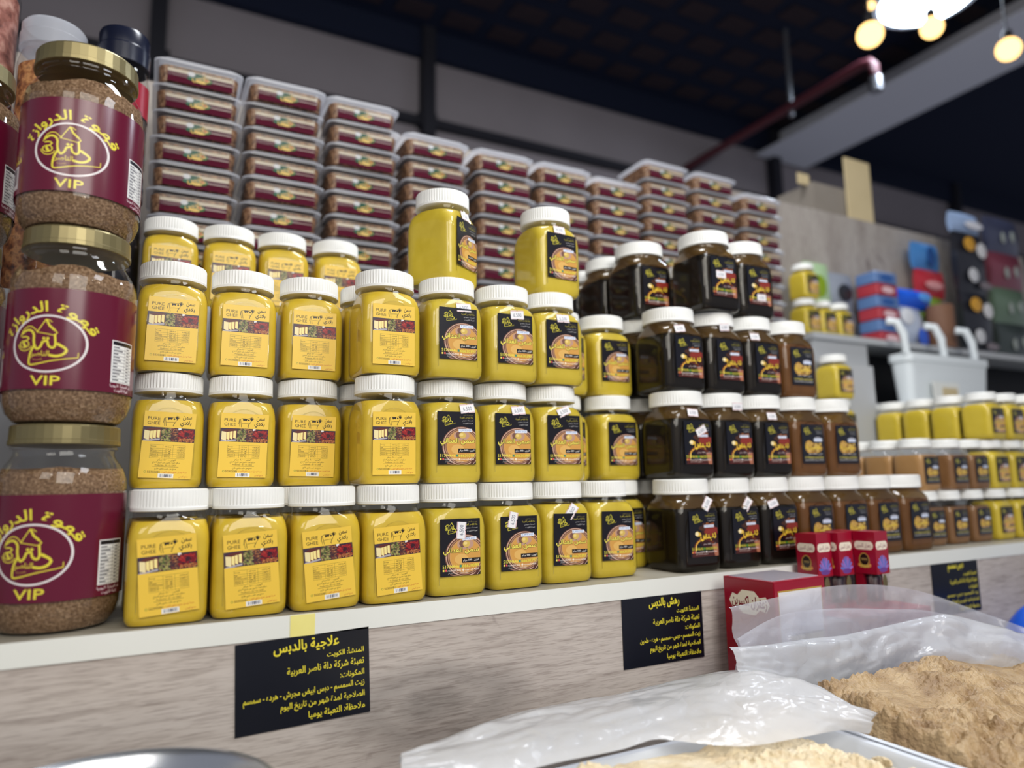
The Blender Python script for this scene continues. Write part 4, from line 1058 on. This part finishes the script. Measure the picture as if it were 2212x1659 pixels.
def tray(label, x0, x1, y0, y1, zr, zb):
    t = thing('food_tray', label, 'tray', ((x0 + x1) / 2, (y0 + y1) / 2, zb), 0, 'white halva trays')
    hx, hy, h = (x1 - x0) / 2, (y1 - y0) / 2, zr - zb
    m = MB()
    def ring(d, z): return [(x, y, z) for x, y in rrect(hx - d, hy - d, 0.012)]
    m.loft([ring(0.014, 0), ring(0.006, h - 0.004), ring(0.0, h - 0.002), ring(0.0, h), ring(0.007, h), ring(0.009, h - 0.004), ring(0.017, 0.004)])
    link('tray', m.mesh('tray', M['tray_white']), t)
    return t
tray('white tray with pale halva at the bottom middle, in front', 0.24, 0.6575, 0.20, 0.600, -0.130, -0.2195)
tray('white tray with tan halva at the bottom right', 0.6625, 1.12, 0.20, 0.610, -0.130, -0.2195)
def heap(name, label, x0, x1, y0, y1, zf, mat, chunk, seed, nx=300, ny=240, back=True):
    xs = np.linspace(x0, x1, nx); ys = np.linspace(y0, y1, ny)
    X, Y = np.meshgrid(xs, ys); Z = zf(X, Y)
    e = np.minimum(np.minimum((X - x0) / (x1 - x0), (x1 - X) / (x1 - x0)), np.minimum((Y - y0) / (y1 - y0), (y1 - Y) / (y1 - y0) if back else 1))
    w = np.clip(e * 16, 0, 1)
    n = 0
    for o, (f, a) in enumerate([(22, 0.8), (52, 0.7), (120, 0.5), (260, 0.26)]):
        n = n + np.abs(vnoise(X * f, Y * f, seed + o)) * a
    msk = np.clip(vnoise(X * 9, Y * 9, seed + 9) * 3 + 0.55, 0.12, 1)
    Z = Z + n * chunk * msk * w
    Z = Z * w + (1 - w) * (-0.205)
    me = grid_mesh(name, np.stack([X, Y, Z], -1), mat)
    o = link(name, me); tag(o, label, 'food'); return o
heap('pale_halva', 'pale cream halva heap in the front tray', 0.262, 0.636, 0.23, 0.588,
     lambda X, Y: -0.138 + 0.016 * np.exp(-((X - 0.42) / 0.10) ** 2 - ((Y - 0.50) / 0.12) ** 2) , M['halva_pale'], 0.020, 3)
def z2(X, Y):
    z = -0.148 + 0.032 * np.clip((Y - 0.42) / 0.17, 0, 1) ** 0.8 + 0.008 * np.exp(-((X - 0.90) / 0.10) ** 2) * np.clip((Y - 0.48) / 0.12, 0, 1) - 0.012 * np.clip((X - 0.95) / 0.12, 0, 1)
    z += 0.012 * np.exp(-(((X - 0.86) + (Y - 0.5) * 0.3) / 0.018) ** 2) * np.clip(1 - np.abs(Y - 0.53) / 0.08, 0, 1)
    return z
heap('tan_halva', 'tan crumbly halva heap with oily sheen in the right tray', 0.680, 1.102, 0.23, 0.6005, z2, M['halva_dark'], 0.030, 21, back=False)
m = MB(); m.loft([[(0.012 * s * math.cos(t) * (1 + 0.2 * math.sin(3 * t)), 0.004 * s * math.sin(t), z) for t in [2 * PI * k / 10 for k in range(10)]] for s, z in ((0.7, 0), (1, 0.003), (0.9, 0.007), (0.4, 0.009))])
o = link('halva_crumb', m.mesh('halva_crumb', M['halva_pale']), None, (0.6395, 0.475, -0.143), (0.1, 0.2, 1.45)); tag(o, 'small halva crumb stuck inside the right wall of the front tray', 'food')

F1 = [(0.203, 0.605, -0.118), (0.269, 0.572, -0.116), (0.333, 0.578, -0.116), (0.408, 0.574, -0.116), (0.453, 0.579, -0.116), (0.477, 0.553, -0.116), (0.513, 0.522, -0.116), (0.573, 0.517, -0.118), (0.638, 0.518, -0.122), (0.658, 0.502, -0.124)]
T1 = [(0.23, 0.683, -0.13), (0.274, 0.712, -0.13), (0.33, 0.738, -0.13), (0.392, 0.755, -0.129), (0.462, 0.758, -0.129), (0.544, 0.755, -0.129), (0.600, 0.715, -0.112), (0.622, 0.650, -0.090), (0.652, 0.625, -0.091), (0.686, 0.605, -0.102), (0.700, 0.575, -0.111), (0.662, 0.506, -0.1235)]
f1, t1 = resample(F1, 24), resample(T1, 24)
mid = [list(map(tuple, f1 * (1 - s) + t1 * s + np.array([0, 0, 1.0]) * (0.012 * math.sin(PI * s)))) for s in (0.25, 0.5, 0.75)]
low = [tuple(p + np.array([0, 0.012, -0.06])) for p in t1]
o = link('plastic_sheet', sheet('plastic_sheet', [list(map(tuple, f1))] + mid + [list(map(tuple, t1))], 120, 60, M['film_thick'], 0.022, 6, 3, 40))
tag(o, 'milky plastic sheet draped over the back of the front tray', 'plastic sheet')
def cs(P, Y):    # slide a point along the line from the stall front so that it lies at depth Y
    s = Y / P[1]; return (P[0] * s, Y, 0.1309 + (P[2] - 0.1309) * s)
Yb = [0, 0, 0, 0, 0, -0.005, -0.02, -0.055, -0.08]
A_ = [(0.634, 0.66, -0.022), (0.718, 0.66, -0.017), (0.802, 0.66, -0.012), (0.881, 0.66, -0.015), (0.95, 0.66, -0.024), (1.023, 0.66, -0.04), (1.166, 0.66, -0.084), (1.253, 0.66, -0.111), (1.366, 0.66, -0.148)]
M_ = [(0.631, 0.648, -0.056), (0.685, 0.648, -0.04), (0.73, 0.648, -0.035), (0.81, 0.648, -0.038), (0.905, 0.648, -0.048), (0.996, 0.648, -0.059), (1.097, 0.648, -0.086), (1.225, 0.648, -0.13), (1.336, 0.648, -0.164)]
B_ = [(0.607, 0.636, -0.06), (0.661, 0.636, -0.064), (0.729, 0.636, -0.065), (0.797, 0.636, -0.068), (0.883, 0.636, -0.066), (0.976, 0.636, -0.063), (1.033, 0.636, -0.067), (1.205, 0.636, -0.112), (1.315, 0.636, -0.145)]
L_ = [(0.601, 0.622, -0.087), (0.665, 0.622, -0.101), (0.736, 0.622, -0.122), (0.784, 0.622, -0.118), (0.856, 0.622, -0.111), (0.914, 0.622, -0.108), (0.967, 0.622, -0.111), (1.17, 0.622, -0.145), (1.279, 0.622, -0.166)]
A_, M_, B_, L_ = [[cs(p, p[1] + d) for p, d in zip(X, Yb)] for X in (A_, M_, B_, L_)]
def below(P, dz, dy=0.0): return [(x, y + dy, min(z - dz, -0.128) if dz > 0.06 else z - dz) for x, y, z in P]
bag = thing('plastic_bag', 'crumpled clear plastic bag folded back behind the tan halva', 'plastic bag', (0.85, 0.64, -0.13))
def rel(me):
    for v in me.vertices: v.co -= Vector((0.85, 0.64, -0.13))
    return me
mk = lambda P, Q, s: [tuple(np.array(p) * (1 - s) + np.array(q) * s) for p, q in zip(P, Q)]
A0 = below(A_, 0.075)
link('back_layer', rel(sheet('back_layer', [A_, mk(A_, A0, 0.35), mk(A_, A0, 0.7), A0], 110, 30, M['film_thin'], 0.026, 6, 2, 61)), bag)
M0 = below(M_, 0.065)
link('middle_layer', rel(sheet('middle_layer', [M_, mk(M_, M0, 0.35), mk(M_, M0, 0.7), M0], 110, 30, M['film_thin'], 0.028, 7, 2, 71)), bag)
link('front_layer', rel(sheet('front_layer', [B_, mk(B_, L_, 0.3), mk(B_, L_, 0.65), L_, [(x, y + 0.004, z - 0.03) for x, y, z in L_]], 120, 44, M['film'], 0.024, 6, 2, 81)), bag)

# blue bag at the far right
P = np.zeros((14, 22, 3))
for i in range(14):
    for j in range(22):
        a = PI * i / 13; u = j / 21
        P[i, j] = (1.30 + 0.26 * u, 0.70 - 0.05 * math.cos(a), -0.21 + (0.108 + 0.012 * math.sin(u * 9) + 0.010 * vnoise(np.array([u * 9.0]), np.array([a * 3]), 5)[0]) * math.sin(a) * min(1, 6 * u, 6 * (1 - u)) ** 0.5)
o = link('blue_bag', grid_mesh('blue_bag', P, M['blue_bag'])); tag(o, 'bright blue plastic bag on the table at the right picture edge', 'bag')

# steel bowl at the bottom left
t = thing('steel_bowl', 'round steel bowl with rolled rim cut by the bottom left picture edge', 'bowl', (-0.02, 0.597, -0.2195))
m = lathe([(0.055, 0), (0.075, 0.002), (0.105, 0.05), (0.119, 0.118), (0.124, 0.122), (0.1275, 0.127), (0.1265, 0.131), (0.122, 0.1315), (0.1175, 0.127), (0.112, 0.10), (0.100, 0.05), (0.07, 0.006)], 72)
link('bowl', m.mesh('bowl', M['steel']), t)
n = 48; m = MB(); rg = random.Random(4)
m.loft([[(r * math.cos(2 * PI * k / n), r * math.sin(2 * PI * k / n), z + rg.uniform(-0.002, 0.003)) for k in range(n)] for r, z in ((0.104, 0.09), (0.112, 0.1085), (0.09, 0.115), (0.06, 0.118), (0.03, 0.121), (0.004, 0.122))])
o = link('sweets', m.mesh('sweets', M['food']), None, (-0.02, 0.597, -0.2195)); tag(o, 'beige and orange sweets lying in the steel bowl', 'food')

# ------------------------------------------------------------------ blurred goods on the far right shelf
def pouch(name, label, x, y, z, w, h, d, col, marks=(), rot=0.0, cat='package', group='packages on the upper shelf'):
    t = thing(name, label, cat, (x, y, z), rot, group)
    n = 12; P = []
    m = MB(); rings = []
    for i in range(9):
        v = i / 8; th = d * (math.sin(PI * min(max(v, 0.04), 0.96)) ** 0.6) / 2
        rings.append([(w / 2 * math.cos(a) if abs(math.cos(a)) < 0.9 else math.copysign(w / 2, math.cos(a)), th * math.sin(a) if abs(math.cos(a)) < 0.98 else 0.0, v * h) for a in [2 * PI * k / 16 for k in range(16)]])
    m.loft(rings)
    link('pouch', m.mesh('pouch', pmat(name + '_film', col, 0.3, 0.5)), t)
    for k, (mx, mz, rx, rz, c) in enumerate(marks):
        e = lathe([(0.6, 0), (1.0, 0.002), (1.0, 0.004), (0.6, 0.006)], 20).mesh('printed_mark', pmat('print_%d_%d' % (c[0], c[1]), c, 0.4, 0.4))
        link('printed_mark', e, t, (mx, -d / 2 * 0.98 + 0.002, mz), (PI / 2, 0, 0), (rx, rz, 1))
    return t
def pack(name, label, x, y, z, w, d, h, col, marks=(), rot=0.0, group='packages on the upper shelf'):
    t = thing(name, label, 'box', (x, y, z), rot, group)
    m = MB(); m.loft([[(px, py, zz) for px, py in rrect(w / 2 - e, d / 2 - e, 0.006, 3)] for e, zz in ((0.003, 0), (0, 0.003), (0, h - 0.003), (0.003, h))])
    link('carton', m.mesh('carton', pmat(name + '_card', col, 0.4, 0.4)), t)
    for k, (mx, mz, rx, rz, c) in enumerate(marks):
        e = lathe([(0.6, 0), (1.0, 0.0006), (1.0, 0.001), (0.6, 0.0012)], 20).mesh('printed_mark', pmat('print_%d_%d' % (c[0], c[1]), c, 0.4, 0.4))
        link('printed_mark', e, t, (mx, -d / 2 + 0.0004, mz), (PI / 2, 0, 0), (rx, rz, 1))
    return t
SZ = 0.513
pouch('green_pouch', 'pale green pouch with dark green blob, beside the yellow jars on the shelf', 1.745, 1.383, SZ, 0.10, 0.245, 0.04, (176, 206, 160), [(-0.008, 0.17, 0.026, 0.034, (132, 160, 24)), (0.01, 0.06, 0.018, 0.02, (150, 186, 60))])
for i in range(2):
    pouch('grey_pouch', 'grey pouch with black arch mark, %s of the pair beside the green pouch' % ('lower', 'upper')[i], 1.846, 1.383, SZ + 0.112 * i, 0.105, 0.112, 0.04, (140, 146, 158), [(0.0, 0.05, 0.03, 0.026, (40, 42, 46))])
for i in range(6):
    c = ((170, 54, 66), (92, 122, 170))[i % 2]
    pack('fruit_carton', '%s carton, %s from the bottom of the striped stack' % (('red', 'blue')[i % 2], ORD[i]), 1.945, 1.33, SZ + 0.0365 * i, 0.098, 0.07, 0.0363, c, [(0.0, 0.018, 0.03, 0.010, ((226, 190, 194), (40, 84, 150))[i % 2])], 0.03 * (-1) ** i)
pouch('clear_bag', 'white and blue crumpled bag right of the striped cartons', 2.06, 1.33, SZ, 0.15, 0.13, 0.08, (186, 196, 214), [(-0.04, 0.09, 0.03, 0.025, (226, 228, 232)), (0.03, 0.03, 0.022, 0.03, (50, 90, 190))])
pouch('blue_pouch', 'bright blue pouch lying on top of the crumpled bag', 2.10, 1.33, SZ + 0.128, 0.17, 0.06, 0.06, (24, 92, 216), [(0.03, 0.035, 0.03, 0.014, (90, 160, 236))])
t = thing('brown_roll', 'brown cylindrical roll behind the white basket handle', 'roll', (2.178, 1.288, SZ)); link('roll', lathe([(0.036, 0), (0.039, 0.004), (0.039, 0.13), (0.036, 0.136), (0.02, 0.136)], 28).mesh('roll', pmat('brown_paper', (120, 86, 66), 0.6, 0.3)), t)
pouch('green_pouch', 'green pouch at the bottom of the tall rack by the black packs', 2.262, 1.362, SZ, 0.10, 0.19, 0.05, (126, 156, 56), [(-0.01, 0.12, 0.03, 0.03, (160, 186, 90)), (0.02, 0.07, 0.025, 0.03, (96, 140, 30))])
pouch('red_pouch', 'red pouch with white print in the middle of the tall rack', 2.262, 1.362, SZ + 0.19, 0.14, 0.09, 0.045, (178, 44, 56), [(-0.01, 0.035, 0.045, 0.014, (216, 150, 150))])
pouch('blue_pouch', 'blue pouch at the top of the tall rack above the red one', 2.25, 1.362, SZ + 0.28, 0.13, 0.09, 0.045, (66, 124, 184), [(0.0, 0.04, 0.02, 0.034, (26, 70, 130))])
for i in range(2):
    pouch('black_pouch', 'large black pouch with orange sweep and white disc, %s one' % ('lower', 'upper')[i], 2.43, 1.325, SZ + 0.205 * i, 0.155, 0.215, 0.06, (34, 35, 42), [(-0.035, 0.165, 0.03, 0.024, (212, 156, 50)), (0.03, 0.15, 0.026, 0.026, (214, 212, 212)), (-0.03, 0.06, 0.026, 0.024, (206, 206, 208)), (0.035, 0.03, 0.034, 0.012, (126, 116, 120))])
pouch('silver_pouch', 'pale blue and white film pack on top of the black pouches', 2.43, 1.33, SZ + 0.42, 0.15, 0.07, 0.05, (150, 172, 206), [(0.02, 0.025, 0.05, 0.014, (224, 224, 230))])
for i, c in enumerate([(58, 66, 64), (96, 116, 96), (120, 58, 72), (62, 66, 88)]):
    pouch('dark_pouch', '%s pouch at the right picture edge, %s from below' % (('charcoal', 'grey green', 'dull red', 'slate blue')[i], ORD[i]), 2.64, 1.325, SZ + 0.125 * i, 0.19, 0.128, 0.05, c, [(-0.03, 0.05, 0.012, 0.02, (150, 156, 150)), (0.03, 0.06, 0.012, 0.02, (150, 156, 150))])
# white basket with handles
t = thing('white_basket', 'white plastic basket with upright handles behind the small yellow jars', 'basket', (2.03, 1.215, 0.3152), 0.0)
m = MB(); hx, hy = 0.19, 0.036
rr = lambda d, z: [(x, y, z) for x, y in rrect(hx - d, hy - d, 0.02)]
m.loft([rr(0.012, 0), rr(0.004, 0.125), rr(0.0, 0.127), rr(0.0, 0.148), rr(0.006, 0.148), rr(0.008, 0.127), rr(0.016, 0.004)])
link('body', m.mesh('body', M['white_plastic']), t)
for x in (-0.17, 0.0, 0.15):
    m = MB(); m.tube([(x - 0.012, -0.02, 0.145), (x - 0.014, -0.02, 0.20), (x - 0.024, -0.01, 0.235), (x - 0.04, 0.01, 0.24)], 0.011, 10)
    link('handle', m.mesh('handle', M['white_plastic']), t)
m = MB(); m.box(-0.06, 0.06, -0.002, 0.0, 0, 0.05); m.box(-0.02, 0.05, -0.0025, -0.002, 0.01, 0.035, 1)
link('tag_card', m.mesh('tag_card', [M['shelf_white'], M['cardboard']], False), t, (-0.05, -0.040, 0.02))
# cardboard box on top of the back panel
t = thing('cardboard_box', 'open cardboard box standing on top of the back panel', 'box', (1.92, 1.425, 0.945))
m = MB(); m.box(-0.10, 0.06, 0.0, 0.14, 0, 0.10); link('carton', m.mesh('carton', M['cardboard_shaded'], False), t)
m = MB(); m.box(0.045, 0.165, -0.012, -0.006, 0, 0.205); link('flap', m.mesh('flap', M['cardboard'], False), t)
m = MB(); m.box(-0.14, -0.09, 0.02, 0.024, 0.095, 0.130); link('side_flap', m.mesh('side_flap', M['cardboard'], False), t)

# ------------------------------------------------------------------ overhead pipe, lamps
t = thing('sprinkler_pipe', 'dull red sprinkler pipe hanging under the dark ceiling', 'pipe', (2.70, 2.0, 1.9))
m = MB(); m.tube([(0, 0.95, 0), (0, -0.18, 0), (0.0, -0.215, -0.01), (0.0, -0.235, -0.04), (0.0, -0.235, -0.10)], 0.022, 12); link('pipe', m.mesh('pipe', M['pipe']), t)
m = MB(); m.tube([(0, 0, 0.0), (0, 0, 0.06)], 0.028, 12); link('sprinkler_head', m.mesh('sprinkler_head', M['steel']), t, (0, -0.235, -0.15))
m = MB(); m.tube([(0, 0.2, -0.05), (0, 0.2, 0.40)], 0.012, 8); link('hanger_rod', m.mesh('hanger_rod', M['steel']), t)
m = MB(); m.tube([(2.98, 2.95, 2.08), (2.58, 2.95, 1.79)], 0.02, 8)
tag(link('wall_conduit', m.mesh('wall_conduit', M['post'])), 'dark slanting conduit on the grey far wall', 'pipe')
t = thing('high_bay_lamp', 'large round lamp glowing bluish white at the top right', 'lamp', (2.78, 1.56, 2.07))
link('housing', lathe([(0.02, 0.23), (0.06, 0.22), (0.10, 0.12), (0.19, 0.04), (0.20, 0.0), (0.185, 0.0)], 40).mesh('housing', M['beam_grey']), t)
link('diffuser', lathe([(0.05, -0.035), (0.12, -0.028), (0.165, -0.012), (0.18, 0.0)], 40).mesh('diffuser', emit_mat('cool_lamp_light', (214, 232, 255), 16.0)), t)
B = emit_mat('warm_bulb_light', (255, 206, 130), 3.2)
for i, (p, r) in enumerate([((2.159, 1.414, 1.635), 0.0425), ((2.295, 1.284, 1.622), 0.0357), ((2.79, 1.296, 1.692), 0.041), ((2.358, 1.53, 1.885), 0.016)]):
    t = thing('string_bulb', 'warm glowing globe bulb, %s' % ('below and left of the big lamp', 'directly under the big lamp', 'near the right picture edge', 'tiny one cut by the top picture edge')[i], 'bulb', p, 0, 'warm bulbs on a string')
    link('globe', lathe([(r * max(math.sin(a), 0.05), -r * math.cos(a)) for a in [PI * k / 14 for k in range(15)]], 24).mesh('globe', B), t)
    link('socket', lathe([(r * 0.4, r * 0.85), (r * 0.45, r * 1.0), (r * 0.4, r * 1.7), (r * 0.15, r * 1.9)], 16).mesh('socket', M['cable']), t)
    m = MB(); m.tube([(0, 0, r * 1.85), (0, 0, 2.29 - p[2])], 0.004, 6); link('wire', m.mesh('wire', M['cable']), t)
